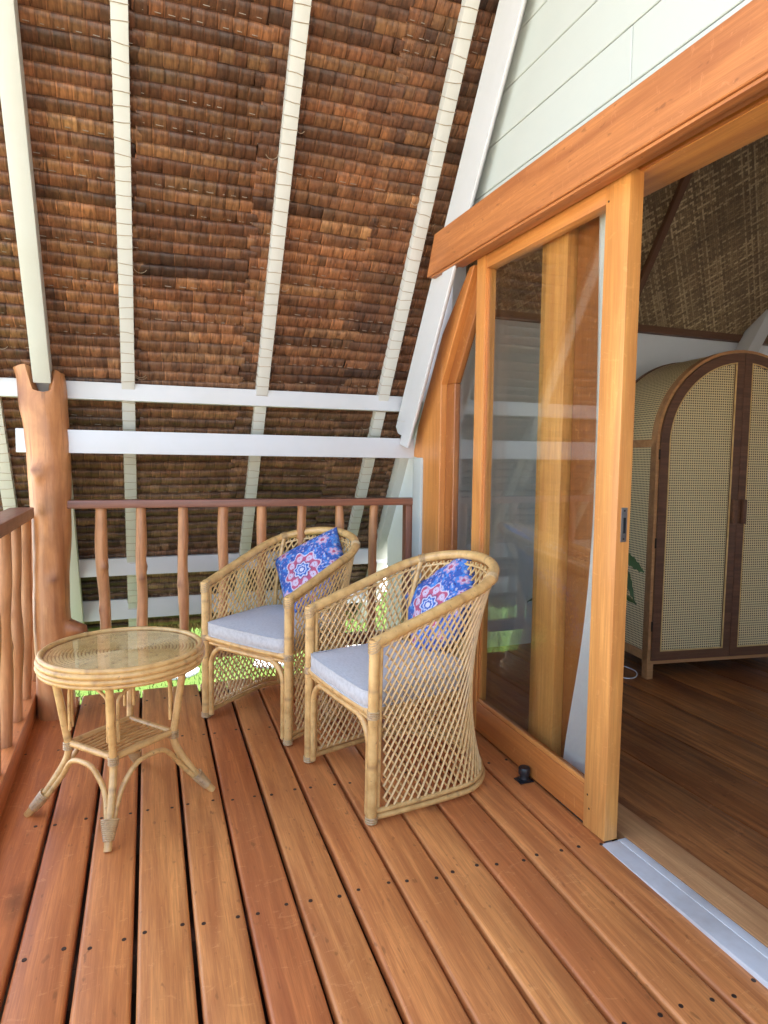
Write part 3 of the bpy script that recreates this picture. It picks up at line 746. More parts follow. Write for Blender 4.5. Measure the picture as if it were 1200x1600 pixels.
# ------------------------------------------------------------------ railings
def baluster(parent, x, y, z0, z1, r_, seed, lean=(0, 0), kn=()):
    q = random.Random(seed); n = 6; ax = []; rr = []
    for i in range(n):
        t = i/(n-1); wob = .0045*(1 if 0 < i < n-1 else 0)
        ax.append((x+lean[0]*t+q.uniform(-wob, wob), y+lean[1]*t+q.uniform(-wob, wob), z0+(z1-z0)*t)); rr.append(r_*q.uniform(.88, 1.12))
    ks = list(kn) or [(q.uniform(0, 6.28), q.uniform(z0+.2, z1-.1), .017, q.uniform(.004, .009)) for _ in range(q.choice((1, 2, 2)))]
    return log_obj('baluster', ax, rr, M['baluster'], parent, n=16, knots=ks, seed=seed, namp=.07)
rail = thing('far_railing', 'railing along the far edge of the deck with rough round balusters behind the chairs', 'railing', (.5, 3.2, dz(3.2)))
board('handrail', (-.285, 3.2, .9845), (1.388, 3.2, .9775), .085, .036, M['rail'], rail, bev=.005)
board('bottom_rail', (-.30, 3.2, .268), (1.335, 3.2, .262), .045, .060, M['rail'], rail, bev=.004)
board('railing_post', (1.358, 3.2, dz(3.2)-.02), (1.358, 3.2, .9595), .056, .05, M['rail'], rail, up=(0, 1, 0), bev=.003)
fb = [(-.144, -.138), (.024, .020), (.209, .202), (.394, .390), (.577, .573), (.778, .775), (.971, .965), (1.162, 1.150)]
for i, (xt, xbm) in enumerate(fb):
    kn = [(R(-60), .70, .016, .014), (R(200), .5, .02, .005)] if i == 0 else []
    baluster(rail, xbm, 3.2, .28, .968, .0235 if i < 4 else .0215, 20+i, (xt-xbm, 0), kn)
lrail = thing('left_railing', 'railing along the open left side of the deck, ending at the log post', 'railing', (-.44, 2.5, .1))
board('handrail', (-.444, D0, .957), (-.444, 3.10, .957), .092, .046, M['rail'], lrail, bev=.006)
Yb = 3.40
ys = [3.40, 3.15, 2.91, 2.67, 2.44, 2.20, 1.96, 1.72, 1.48, 1.24, 1.0, .76, .52, .28, .04, -.2, -.44, -.68, -.92, -1.16]
for i, y in enumerate(ys):
    baluster(lrail, -.462, y, dz(y)+.09, .938, .0245, 50+i, (.018, 0))

# ------------------------------------------------------------------ interior
room = thing('room', None, None, kind='structure')
ifl = thing('interior_floor', None, None, kind='structure')
xs = [1.572, 1.88, 2.18, 2.475, 2.78, 3.08, 3.38, 3.68, 3.98, 4.28, 4.58, 4.88]
tt = [.0, .85, .35, .7, .3, .95, .2, .5, .3, .6, .4]
for i in range(len(xs)-1):
    board('floor_board', ((xs[i]+xs[i+1])/2, -2, -.012), ((xs[i]+xs[i+1])/2, 3.7, -.012), xs[i+1]-xs[i]-.007, .026, M['floor'], ifl, bev=.002, tint=tt[i])
link('subfloor', rawbox(3.5, 5.8, .02, 0), M['dark'], ifl, Matrix.Translation((3.2, .85, -.05)))
def slab(name, x0, x1, y0, y1, z0, z1, mat, par): return link(name, rawbox(x1-x0, y1-y0, z1-z0, 0), mat, par, Matrix.Translation(((x0+x1)/2, (y0+y1)/2, (z0+z1)/2)))
slab('far_wall', 1.50, 5.0, 3.62, 3.70, -.05, 2.12, M['plaster'], room)
slab('end_wall', 4.9, 5.0, -2.0, 3.62, -.05, 5.6, M['plaster'], room)
slab('near_wall', 1.5, 5.0, -2.1, -2.0, -.05, 2.3, M['plaster'], room)
# ceiling of woven mats parallel to the roof slope
CY, CZ = 3.60, 2.07
def cpt(x, s, n): return Vector((x, CY-s*ca, CZ+s*sa))+Vector((0, sa, ca))*n
for mir in (False, True):
    p = [cpt(1.39, 0, 0), cpt(4.98, 0, 0), cpt(4.98, 5.2, 0), cpt(1.39, 5.2, 0)]
    if mir: p = [Vector((q.x, 1.6-q.y, q.z)) for q in p]
    nn = Vector((0, sa, ca))*.05 if not mir else Vector((0, -sa, ca))*.05
    prism('woven_ceiling', p, nn, M['weave'], room, grain=(1, 0, 0))
slab('wall_inside', 1.392, 1.40, -2.0, 3.62, 2.13, 6.3, M['siding'], room)
slab('wall_inside', 1.43, 1.50, 2.88, 3.7, -.05, 2.13, M['plaster'], room)
board('wall_plate', (1.5, 3.585, 2.085), (4.9, 3.585, 2.085), .06, .045, M['batten'], room, bev=.002)
for x in (3.02,):
    board('ceiling_batten', cpt(x, .02, -.018), cpt(x, 4.5, -.018), .045, .03, M['batten'], room, up=(0, sa, ca), bev=.002)
for x in (1.9, 4.2): board('ceiling_batten', cpt(x, .02, -.018), cpt(x, 4.5, -.018), .045, .03, M['batten'], room, up=(0, sa, ca), bev=.002)
board('white_brace', (4.02, 3.50, 1.94), (4.75, 3.50, 3.10), .09, .12, M['white'], room, up=(0, 1, 0), bev=.004)

# wardrobe
WR = thing('wardrobe', 'arched rattan webbing wardrobe with two dark wood doors inside the room', 'wardrobe', (2.623, 2.794, 0), R(-8))
WM = WR.matrix_world.copy()
HW, SPR, DEP = .515, 1.30, .50
def wl(p): return WM @ Vector(p)
def arch(r_, x_c=HW, n=24, a0=180, a1=0):
    return [(x_c+r_*math.cos(R(a)), SPR+r_*math.sin(R(a))) for a in np.linspace(a0, a1, n)]
def extr_loop(name, outer, inner, y0, y1, mat, parent):
    """ring between two equal-count outlines in x,z, extruded from y0 to y1 (wardrobe local)"""
    n = len(outer); V = []
    for y in (y0, y1):
        V += [(x, y, z) for x, z in outer]; V += [(x, y, z) for x, z in inner]
    F = []
    for i in range(n):
        j = (i+1) % n
        F += [(i, j, n+j, n+i), (2*n+j, 2*n+i, 3*n+i, 3*n+j), (j, i, 2*n+i, 2*n+j), (n+i, n+j, 3*n+j, 3*n+i)]
    me = mesh(name, V, F); bm = bmesh.new(); bm.from_mesh(me); bmesh.ops.recalc_face_normals(bm, faces=bm.faces[:]); bm.to_mesh(me); bm.free()
    return link(name, me, mat, parent, WM)
# carcass: closed dark shell behind the webbing
oc = [(0.012, .10)]+[(HW-(HW-.012)*math.cos(R(a)), SPR+(HW-.012)*math.sin(R(a))) for a in np.linspace(0, 180, 25)]+[(2*HW-.012, .10)]
V = [(x, .035, z) for x, z in oc]+[(x, DEP, z) for x, z in oc]; n = len(oc)
F = [(i, (i+1) % n, n+(i+1) % n, n+i) for i in range(n)]+[tuple(range(n)), tuple(range(2*n-1, n-1, -1))]
link('carcass', mesh('carcass', V, F), flat('carcass_dark', (.03, .018, .01), .8), WR, WM)
# face frame (arched band) and back band
def body_outline(off, zb):
    return [(off, zb)]+[(HW-(HW-off)*math.cos(R(a)), SPR+(HW-off)*math.sin(R(a))) for a in np.linspace(0, 180, 33)]+[(2*HW-off, zb)]
extr_loop('front_arch', body_outline(0, .085), body_outline(.016, .105), .0, .05, M['wframe_light'], WR)
extr_loop('back_arch', body_outline(0, .085), body_outline(.03, .11), DEP-.03, DEP, M['wardrobe'], WR)
for x in (.02, 2*HW-.02):
    for y in (.025, DEP-.025):
        link('leg', rawbox(.038, .048, .14, .003), M['wframe_light'], WR, WM @ Matrix.Translation((x, y, .07)))
link('side_bottom_rail', rawbox(.024, DEP-.10, .05, .002), M['wframe_light'], WR, WM @ Matrix.Translation((.012, DEP/2, .125)))
link('side_middle_rail', rawbox(.024, DEP-.06, .042, .002), M['wframe_light'], WR, WM @ Matrix.Translation((.012, DEP/2, SPR)))
link('side_stile', rawbox(.026, .05, SPR-.10, .002), M['wframe_light'], WR, WM @ Matrix.Translation((.013, .026, (SPR+.10)/2)))
def webbing(name, inside, x0, x1, z0, z1, p, place, parent):
    """cane webbing: grid cells with real eight-sided holes"""
    nx = math.ceil((x1-x0)/p); nz = math.ceil((z1-z0)/p); V = []; F = []; idx = {}
    def vid(a, b):
        k_ = (round(a, 5), round(b, 5))
        if k_ not in idx: idx[k_] = len(V); V.append(place(a, b))
        return idx[k_]
    h = p/2; hr = p*.31
    for i in range(nx):
        for j in range(nz):
            cx, cz = x0+(i+.5)*p, z0+(j+.5)*p
            if not all(inside(cx+sx*h, cz+sz*h) for sx in (-1, 1) for sz in (-1, 1)): continue
            o8 = [(cx+a*h, cz+b_*h) for a, b_ in ((-1, -1), (0, -1), (1, -1), (1, 0), (1, 1), (0, 1), (-1, 1), (-1, 0))]
            i8 = [(cx+hr*math.cos(R(a)), cz+hr*math.sin(R(a))) for a in (225, 270, 315, 0, 45, 90, 135, 180)]
            O = [vid(*q) for q in o8]; I = []
            for q in i8: I.append(len(V)); V.append(place(*q))
            for k_ in range(8): F.append((O[k_], O[(k_+1) % 8], I[(k_+1) % 8], I[k_]))
    return link(name, mesh(name, V, F), M['webbing'], parent, WM, kind='stuff')
PW = .0135
for side in (0, 1):
    xm = HW
    sgn = 1 if side else -1
    dr = thing('door', None, None, (0, 0, 0)); dr.matrix_world = WM @ Matrix.Translation((HW, 0, 0)); dr.parent = WR; dr.matrix_parent_inverse = WM.inverted()
    dr['label'] = 'left arched wardrobe door' if side == 0 else 'right arched wardrobe door'
    def outl(off, cen, zb):
        pts = [(HW+sgn*cen, zb), (HW+sgn*(HW-off), zb)]
        for a in np.linspace(0, 90, 22):
            r_ = HW-off; x = HW+sgn*r_*math.cos(R(a)); z = SPR+r_*math.sin(R(a))
            if (x-HW)*sgn < cen: x = HW+sgn*cen; z = SPR+math.sqrt(max(0, r_*r_-cen*cen))
            pts.append((x, z))
        return pts
    fr_ = extr_loop('door_frame', outl(.018, .002, .107), outl(.070, .050, .16), -.012, .014, M['wardrobe'], dr)
    extr_loop('cane_trim', outl(.068, .048, .158), outl(.074, .054, .164), -.014, -.008, M['cane'], dr)
    r0 = HW-.071
    def ins(x, z):
        u = (x-HW)*sgn
        if u < .046 or z < .155: return False
        return (u < r0+.004) if z < SPR else (u*u+(z-SPR)**2 < (r0+.006)**2)
    xa = HW+.051 if side else HW-r0
    webbing('webbing_panel', ins, xa, xa+(r0-.051), .161, SPR+r0, PW, lambda a, b: (a, .002, b), dr)
    hd = link('handle', rawbox(.026, .022, .135, .004), M['wardrobe'], dr, WM @ Matrix.Translation((HW+sgn*.030, -.026, .93)))
    for z in (.30, .76, 1.24): link('hinge', rawbox(.008, .006, .055, .001), M['darkmetal'], dr, WM @ Matrix.Translation((HW+sgn*(HW-.012), -.010, z)))
webbing('side_webbing', lambda a, b: True, .052, DEP-.03, .152, SPR-.022, PW, lambda a, b: (.006, a, b), WR)
LA = HW*math.pi/2
webbing('arched_side_webbing', lambda a, b: True, .052, DEP-.03, 0, LA*2, PW, lambda a, b: (HW-(HW-.006)*math.cos(b/HW), a, SPR+(HW-.006)*math.sin(b/HW)), WR)

# curtain bunched behind the door stile
cu = MB(); V = []; F = []; nz_, ns = 26, 60
for j in range(nz_):
    t = j/(nz_-1); z = .05+t*2.01
    fl = math.exp(-(t/.26)**1.7)
    Pa = (1.665, 1.90); Pb = (1.437, 1.795+.04*t*t+.135*fl)
    for i in range(ns):
        s = i/(ns-1); f = (.016*math.sin(s*23+.6*math.sin(t*5))+.006*math.sin(s*47+1.3*t))*(1 if s < .8 else .5)
        bow = -.03*math.sin(math.pi*s)*(1-fl)
        V.append((Pa[0]+(Pb[0]-Pa[0])*min(1, s*1.25)+f*.35, Pa[1]+(1.79-Pa[1])*min(1, s*1.25)+bow+f+(Pb[1]-1.79)*max(0, s-.8)/.2, z))
for j in range(nz_-1):
    for i in range(ns-1): F.append((j*ns+i, j*ns+i+1, (j+1)*ns+i+1, (j+1)*ns+i))
o = link('curtain', mesh('curtain', V, F, smooth=True), M['curtain']); tag(o, 'white curtain gathered behind the leading stile of the sliding door', 'curtain')
cr = MB(); cr.tube([(1.56, -1.5, 2.085), (1.56, 2.5, 2.085)], .010, 8); o = cr.build('curtain_rod', M['white']); tag(o, 'thin white curtain rod under the door header inside the room', 'curtain rod')

# potted plant, mostly hidden by the door
pl_ = thing('potted_plant', 'potted plant with dark jagged leaves in front of the wardrobe side', 'plant', (2.08, 2.62, 0))
V, F = lathe([(0, .0), (.10, 0), (.125, .10), (.135, .22), (.125, .225), (.115, .2), (0, .195)], 24)
link('pot', mesh('pot', V, F, smooth=True), M['pot'], pl_, Matrix.Translation((2.08, 2.62, 0)))
V, F = lathe([(.128, .01), (.15, .06), (.156, .14), (.150, .17), (.143, .17)], 24); link('basket', mesh('basket', V, F, smooth=True), M['basket'], pl_, Matrix.Translation((2.08, 2.62, .0)))
def jag_leaf(p, d, L, w, droop, seed, sd=None):
    q = random.Random(seed); d = Vector(d).normalized(); side = Vector(sd).normalized() if sd else d.cross(Vector((0, 0, 1))).normalized(); n = 11; V = []; F = []
    for i in range(n+1):
        t = i/n; c = Vector(p)+d*L*t+Vector((0, 0, -droop*t*t*L)); ww = w*math.sin(math.pi*min(1, t*.92+.06))**.8*(1 if i % 2 else .68)
        V += [c-side*ww+Vector((0, 0, -.1*ww)), c, c+side*ww+Vector((0, 0, -.1*ww))]
    for i in range(n):
        for a in (0, 1): F.append((i*3+a, i*3+a+1, i*3+a+4, i*3+a+3))
    link('leaf', mesh('leaf', V, F), M['leaf'], pl_)
rn = random.Random(4)
targets = [((2.20, 2.58, .765), (.9, -.05, -.42)), ((2.235, 2.58, .715), (.42, -.05, -.9)), ((2.0, 2.60, .62), (-.6, -.4, .2)), ((2.1, 2.75, .80), (.1, .7, .4)), ((1.95, 2.7, .55), (-.8, .3, 0)), ((2.12, 2.52, .58), (.2, -.9, .1)), ((2.2, 2.72, .55), (.8, .4, .1)), ((2.05, 2.6, .9), (-.2, -.2, .9))]
st = MB()
for i, (p, d) in enumerate(targets):
    jag_leaf(p, d, .185 if i < 2 else .15, .036, .2 if i < 2 else .35, i, ((.3, .35, .85), (.8, .4, .4))[i] if i < 2 else None)
    st.tube(catmull([(2.08, 2.62, .2), ((2.08+p[0])/2, (2.62+p[1])/2, .2+(p[2]-.2)*.65), p], 6), .0035, 5)
st.build('stem', M['stem'], pl_)
cb = MB(); cb.tube(catmull([(2.62, 3.10, .004), (2.66, 3.02, .004), (2.665, 2.93, .004), (2.61, 2.855, .004), (2.545, 2.83, .004), (2.50, 2.88, .004), (2.44, 2.98, .004)], 8), .003, 6)
o = cb.build('cable', M['cable']); tag(o, 'thin white cable lying on the floor by the wardrobe foot', 'cable')

# ------------------------------------------------------------------ rattan chairs
CHW, CHM, CL, CD, CZF, CZB = .239, .249, .386, .61, .606, .802
def plan(u, hm, L, D, hf=None):
    """U-shaped plan; u 0..1 from the left front leg round the back to the right front leg"""
    a = L; arc = math.pi*math.sqrt((hm**2+(D-L)**2)/2); tot = 2*a+arc; s = u*tot
    hf = hm if hf is None else hf
    if s < a: t = s/a; return (-(hf+(hm-hf)*math.sin(t*math.pi/2)), t*L)
    if s > a+arc: t = (tot-s)/a; return (hf+(hm-hf)*math.sin(t*math.pi/2), t*L)
    th = (s-a)/arc*math.pi; return (-hm*math.cos(th), L+(D-L)*math.sin(th))
def surf(u, v, off=0.0):
    tp = plan(u, CHM, CL, CD, CHW); bt = plan(u, .262, .36, .575, CHW)
    wa = plan(u, .243, .34, .50, CHW)
    # quadratic through bottom, waist (v=.42), top
    vw = .42
    l0 = (v-vw)*(v-1)/(vw); l1 = v*(v-1)/(vw*(vw-1)); l2 = v*(v-vw)/(1-vw)
    x = bt[0]*l0+wa[0]*l1+tp[0]*l2; y = bt[1]*l0+wa[1]*l1+tp[1]*l2
    zr = CZF+(CZB-CZF)*min(1, tp[1]/CD); z = .022+(zr-.022)*v
    if off:
        cx, cy = 0, .25; d = math.hypot(x-cx, y-cy); x += off*(x-cx)/d; y += off*(y-cy)/d
    return (x, y, z)
def make_chair(label):
    ch = thing('rattan_chair', label, 'chair', group='rattan barrel chairs on the deck')
    # top rail
    m = MB(); m.tube([surf(u, 1) for u in np.linspace(0, 1, 61)], .0185, 12); m.build('arm_rail', M['rattan'], ch)
    for sx, u in ((-1, 0), (1, 1)):
        m = MB(); top = surf(u, 1)
        m.tube([(sx*CHW, 0, 0.004), (sx*CHW, 0, .02), (sx*CHW, 0, CZF-.03), (sx*CHW, .004, CZF)], .0175, 12)
        m.tube([(sx*(CHW+.002), 0, CZF+.012), (sx*CHW, -.001, CZF-.02)], [.019, .0185], 12)
        lg = m.build('front_leg', M['rattan'], ch)
        w_ = MB()
        for z in (.008, .016, .024, .360, .367, .374, .381): w_.tube([(sx*CHW+.0185*math.cos(a), .0185*math.sin(a), z) for a in np.linspace(0, 2*math.pi, 14, endpoint=False)], .0032, 5, closed=True)
        for kx in range(5):
            z = CZF-.022+kx*.008; w_.tube([(sx*CHW+.0195*math.cos(a), .0195*math.sin(a), z+.010*math.sin(a)) for a in np.linspace(0, 2*math.pi, 14, endpoint=False)], .0022, 5, closed=True)
        w_.build('binding', M['binding'], lg, kind='stuff')
        m = MB(); m.tube([(sx*(CHW-.004), .026, .02), (sx*(CHW-.002), .026, CZF-.01)], .0075, 8); m.build('inner_pole', M['rattan'], ch)
    # back posts
    for u in (.335, .665):
        m = MB(); m.tube([surf(u, v, -.010) for v in np.linspace(.02, .985, 14)], .0105, 8)
        bp = m.build('back_post', M['rattan'], ch)
        w_ = MB()
        for kx in range(4):
            c = surf(u, 1); t = np.array(surf(u+.01, 1))-np.array(surf(u-.01, 1)); t /= np.linalg.norm(t); nn = np.cross(t, (0, 0, 1)); nn /= np.linalg.norm(nn); b_ = np.cross(nn, t)
            w_.tube([np.array(c)+t*(kx-1.5)*.007+.0195*(math.cos(a)*nn+math.sin(a)*b_) for a in np.linspace(0, 2*math.pi, 14, endpoint=False)], .0028, 5, closed=True)
        w_.build('binding', M['binding'], bp, kind='stuff')
    # bottom edge: two poles one above the other, and the thin edging
    m = MB(); m.tube([surf(u, .0, .002) for u in np.linspace(0.012, .988, 61)], .0105, 8); m.tube([surf(u, .034, .004) for u in np.linspace(0.012, .988, 61)], .0085, 8)
    m.build('bottom_rail', M['rattan'], ch)
    m = MB(); m.tube([surf(u, .955, -.004) for u in np.linspace(0.015, .985, 61)], .0045, 6); m.build('edging', M['cane'], ch)
    # seat frame
    m = MB(); zs_ = .372; m.tube([(-CHW, .0, zs_), (0, -.004, zs_-.002), (CHW, .0, zs_)], .0150, 10)
    m.tube([(-CHW+.02, .008, zs_-.026), (CHW-.02, .008, zs_-.026)], .009, 8); m.build('seat_rail', M['rattan'], ch)
    V = []; pts = [plan(u, .222, .33, .475) for u in np.linspace(0, 1, 30)]; n = len(pts)
    V = [(x, y, zs_-.006) for x, y in pts]+[(x, y, zs_+.008) for x, y in pts]
    F = [tuple(range(n))[::-1], tuple(range(n, 2*n))]+[(i, (i+1) % n, n+(i+1) % n, n+i) for i in range(n)]
    link('seat', mesh('seat', V, F), M['cane'], ch)
    # arch under the seat front
    m = MB(); A = [(-CHW+.030, .004, .02), (-CHW+.030, .004, .20)]
    A += [(-CHW+.030+.085*(1-math.cos(a)), .004, .245+.085*math.sin(a)+.008*math.sin(a)) for a in np.linspace(.15, math.pi/2, 6)]
    A = A+[(-p[0], p[1], p[2]) for p in A[::-1]]; m.tube(catmull(A, 4), .0115, 10); m.build('front_arch', M['rattan'], ch)
    # lattice, both directions of canes
    for fam, nm in ((1, 'inner_lattice'), (-1, 'outer_lattice')):
        m = MB(); N = 49; sh = .30
        for i in range(-20, N+20):
            u0 = (i+.5)/N; P = []
            for v in np.linspace(.03, .97, 15):
                u = u0+fam*sh*(v-.5)
                if .014 < u < .986: P.append(surf(u, v, -.0036*fam))
            if len(P) > 1: m.tube(P, .0042 if fam < 0 else .0038, 5)
        m.build(nm, M['cane'], ch, kind='stuff')
    return ch
chA = make_chair('rattan barrel chair nearest the camera, right of the other chair')
chB = thing('rattan_chair', 'rattan barrel chair standing between the small table and the nearer chair', 'chair', group='rattan barrel chairs on the deck')
kids = [c for c in SC.objects if c.parent == chA]
for c in kids:
    c2 = c.copy(); COL.objects.link(c2); c2.parent = chB
    for g_ in [k_ for k_ in SC.objects if k_.parent == c]:
        g2 = g_.copy(); COL.objects.link(g2); g2.parent = c2
SLOPE = Matrix.Rotation(math.atan(TILT), 4, 'X')
def cm(x, y, a): return Matrix.Translation((x, y, dz(y))) @ SLOPE @ Matrix.Rotation(a, 4, 'Z')
MA, MBt = cm(.657, 2.168, -1.381), cm(.424, 2.762, -.927)
chA.matrix_world = MA; chB.matrix_world = MBt

# seat cushions
def cushion(label, mt, seed):
    q = random.Random(seed); n = 44; V = []; F = []; h = .058; z0 = .382
    pts = [plan(u, .225, .34, .465) for u in np.linspace(0, 1, n)]
    # close the front with extra points
    fx_ = np.linspace(.225, -.225, 16)[1:-1]; pts = pts+[(x, -.012-.008*(1-(x/.225)**2)) for x in fx_]
    P = np.array(pts); c = np.array((0, .21)); k = len(P)
    levels = [(.96, 0), (1.0, .006), (1.005, h*.5), (1.0, h-.006), (.985, h), (.97, h+.001), (.85, h+.006), (.6, h+.010), (.3, h+.011)]
    for s, z in levels:
        for p in P:
            x, y = c+(p-c)*s
            zz = z0+z+(.004*noise.noise(Vector((x*9+seed, y*9, z*30))) if z > h*.4 else 0)
            V.append((x, y, zz))
    for l in range(len(levels)-1):
        for i in range(k): F.append((l*k+i, l*k+(i+1) % k, (l+1)*k+(i+1) % k, (l+1)*k+i))
    F.append(tuple(range(k))[::-1]); F.append(tuple((len(levels)-1)*k+i for i in range(k)))
    o = link('seat_cushion', mesh('seat_cushion', V, F, smooth=True), M['linen'], None, mt); tag(o, label, 'cushion', 'grey seat cushions')
    m = MB()
    for z in (.003, h-.001): m.tube([(*(c+(p-c)*1.0), z0+z) for p in P], .0028, 5, closed=True)
    m.build('piping', M['linen'], o, mtx=mt)
    return o
cushion('grey linen seat cushion on the nearer rattan chair', MA, 1)
cushion('grey linen seat cushion on the rattan chair behind the table', MBt, 5)

# printed throw pillows
def pillow_print(u, v):
    """u,v in -1..1: blue ground, star medallion in red and white, small corner flowers"""
    blue = np.array((.022, .11, .46)); lb = np.array((.06, .26, .70)); red = np.array((.62, .09, .17)); wh = np.array((.80, .76, .86)); nv = np.array((.02, .03, .22)); pk = np.array((.70, .38, .55))
    cx, cy = u+.12, v+.10
    r = math.hypot(cx, cy); th = math.atan2(cy, cx)
    n1 = noise.noise(Vector((u*6, v*6, 3))); n2 = noise.noise(Vector((u*16, v*16, 7)))
    c = blue.copy()
    if n1 > .12: c = lb.copy()
    if n2 > .38: c = wh*.8
    elif n2 < -.42: c = nv
    elif abs(n2-.24) < .025: c = pk*.9
    def flower(fx, fy, R0, c0):
        d = math.hypot(u-fx, v-fy); t = math.atan2(v-fy, u-fx); rr = R0*(1+.22*math.cos(6*t))
        return d/rr
    for fx, fy, R0 in ((.62, .62, .2), (.62, -.62, .2), (-.62, .78, .2), (-.8, -.55, .18), (.1, .82, .12), (.85, .1, .14), (.75, -.25, .1), (-.1, -.9, .1)):
        f = flower(fx, fy, R0, None)
        if f < 1: c = red if f < .35 else (wh if f < .5 else (pk if f < .8 else lb))
    star = .50*(1+.13*math.cos(8*th)); f = r/star
    if f < 1.06: c = wh
    if f < 1.0: c = red*1.0 if math.sin(8*th*1.0+r*14)*.5+n2*.6 > -.15 else pk
    if f < 1.0 and f > .55:
        # ring of eight little roundels
        k8 = round(th/(math.pi/4)); ta = k8*math.pi/4; d = math.hypot(cx-.39*math.cos(ta), cy-.39*math.sin(ta))
        if d < .085: c = red if d < .022 else (wh if d < .05 else (pk if d < .065 else wh))
    s2 = .255*(1+.12*math.cos(8*th+math.pi)); g = r/s2
    if g < 1.12: c = red*.8
    if g < 1.0: c = nv
    if g < .93: c = wh
    if g < .78: c = lb if math.cos(8*th) > 0 else blue
    if g < .55: c = wh
    if g < .42: c = blue
    if g < .25: c = wh
    return c
def pillow(label, ctr, rot, L, seed):
    n = 110; V = []; T = []; F = []; idx = {}
    def prof(u, v):
        e = (max(0, 1-abs(u)**2.6)*max(0, 1-abs(v)**2.6))**.5
        return .075*e
    for sgn in (1, -1):
        for j in range(n):
            for i in range(n):
                u = -1+2*i/(n-1); v = -1+2*j/(n-1)
                if sgn < 0 and (i in (0, n-1) or j in (0, n-1)): idx[(sgn, i, j)] = idx[(1, i, j)]; continue
                # concave sides: edges pulled in between the corners
                pu = u*(1-.055*(1-v*v)); pv = v*(1-.055*(1-u*u))
                z = prof(u, v)*(1+.10*noise.noise(Vector((u*2+seed, v*2, 0))))+.0025*noise.noise(Vector((u*7, v*7, seed)))*(1 if prof(u, v) > .01 else 0)
                kc = (max(0, u)*max(0, -v))**2; pu -= .42*kc; pv += .36*kc
                idx[(sgn, i, j)] = len(V); V.append((pu*L/2, pv*L/2, sgn*z*(1+.5*kc)+.045*kc))
                T.append(tuple(pillow_print(u, v)*.80 if sgn > 0 else (.015, .02, .09)))
        for j in range(n-1):
            for i in range(n-1):
                f = (idx[(sgn, i, j)], idx[(sgn, i+1, j)], idx[(sgn, i+1, j+1)], idx[(sgn, i, j+1)]); F.append(f if sgn > 0 else f[::-1])
    mt = Matrix.Identity(4)
    for r_ in range(3):
        for c_ in range(3): mt[r_][c_] = rot[r_][c_]
    mt.translation = Vector(ctr)-Vector((rot[0][2], rot[1][2], rot[2][2]))*.03
    o = link('throw_pillow', mesh('throw_pillow', V, F, smooth=True, tone=T, tname='print'), M['print'], None, mt)
    tag(o, label, 'pillow', 'blue printed throw pillows')
pillow('blue pillow with a red star medallion leaning in the nearer rattan chair', (1.116, 2.318, .63), [[0.5448, 0.1719, -0.8207], [-0.5887, 0.7754, -0.2284], [0.5972, 0.6076, 0.5237]], .36, 1)
pillow('blue pillow with a red star medallion leaning in the farther rattan chair', (.766, 2.998, .675), [[0.7778, -0.0237, -0.6280], [-0.4097, 0.7386, -0.5353], [0.4766, 0.6737, 0.5648]], .36, 4)

# ------------------------------------------------------------------ rattan table
TC = Vector((-.050, 2.350, dz(2.35))); tb = thing('side_table', 'small round rattan side table with a coiled cane top by the log post', 'table', tuple(TC))
TR = .259; TZ = .545
def ring(m, r_, z, t, n=72, seg=8, c=(-.047, 2.360)): m.tube([(c[0]+r_*math.cos(a), c[1]+r_*math.sin(a), z) for a in np.linspace(0, 2*math.pi, n, endpoint=False)], t, seg, closed=True)
m = MB(); ring(m, TR-.006, TZ+.003, .0092, seg=10); ring(m, TR, TZ-.012, .0098, seg=10); ring(m, TR+.001, TZ-.0295, .0095, seg=10); ring(m, TR-.004, TZ-.0455, .0085, seg=8)
m.build('rim', M['rattan'], tb)
m = MB(); k = 21
for i in range(k): ring(m, .010+i*(TR-.022)/k, TZ-.005, .0048, n=64, seg=6)
tp_ = m.build('tabletop', M['tabletop'], tb)
V, F = lathe([(0, TZ-.012), (TR-.015, TZ-.012), (TR-.015, TZ-.022), (0, TZ-.022)], 48); link('top_board', mesh('top_board', V, F), M['sill'], tb, Matrix.Translation((-.050, 2.360, 0)))
V, F = lathe([(0, TZ+.0045), (TR-.019, TZ+.0045), (TR-.018, TZ+.0005), (0, TZ+.0005)], 72); link('glass_top', mesh('glass_top', V, F), M['tableglass'], tb, Matrix.Translation((-.050, 2.360, 0)))
feet = [(-.096, 2.048), (-.350, 2.339), (.240, 2.308)]; fc = Vector((-.055, 2.330))
feet.append((2*fc.x+.096, 2*fc.y-2.048))
feet = [feet[0], feet[2], feet[3], feet[1]]
lay = []
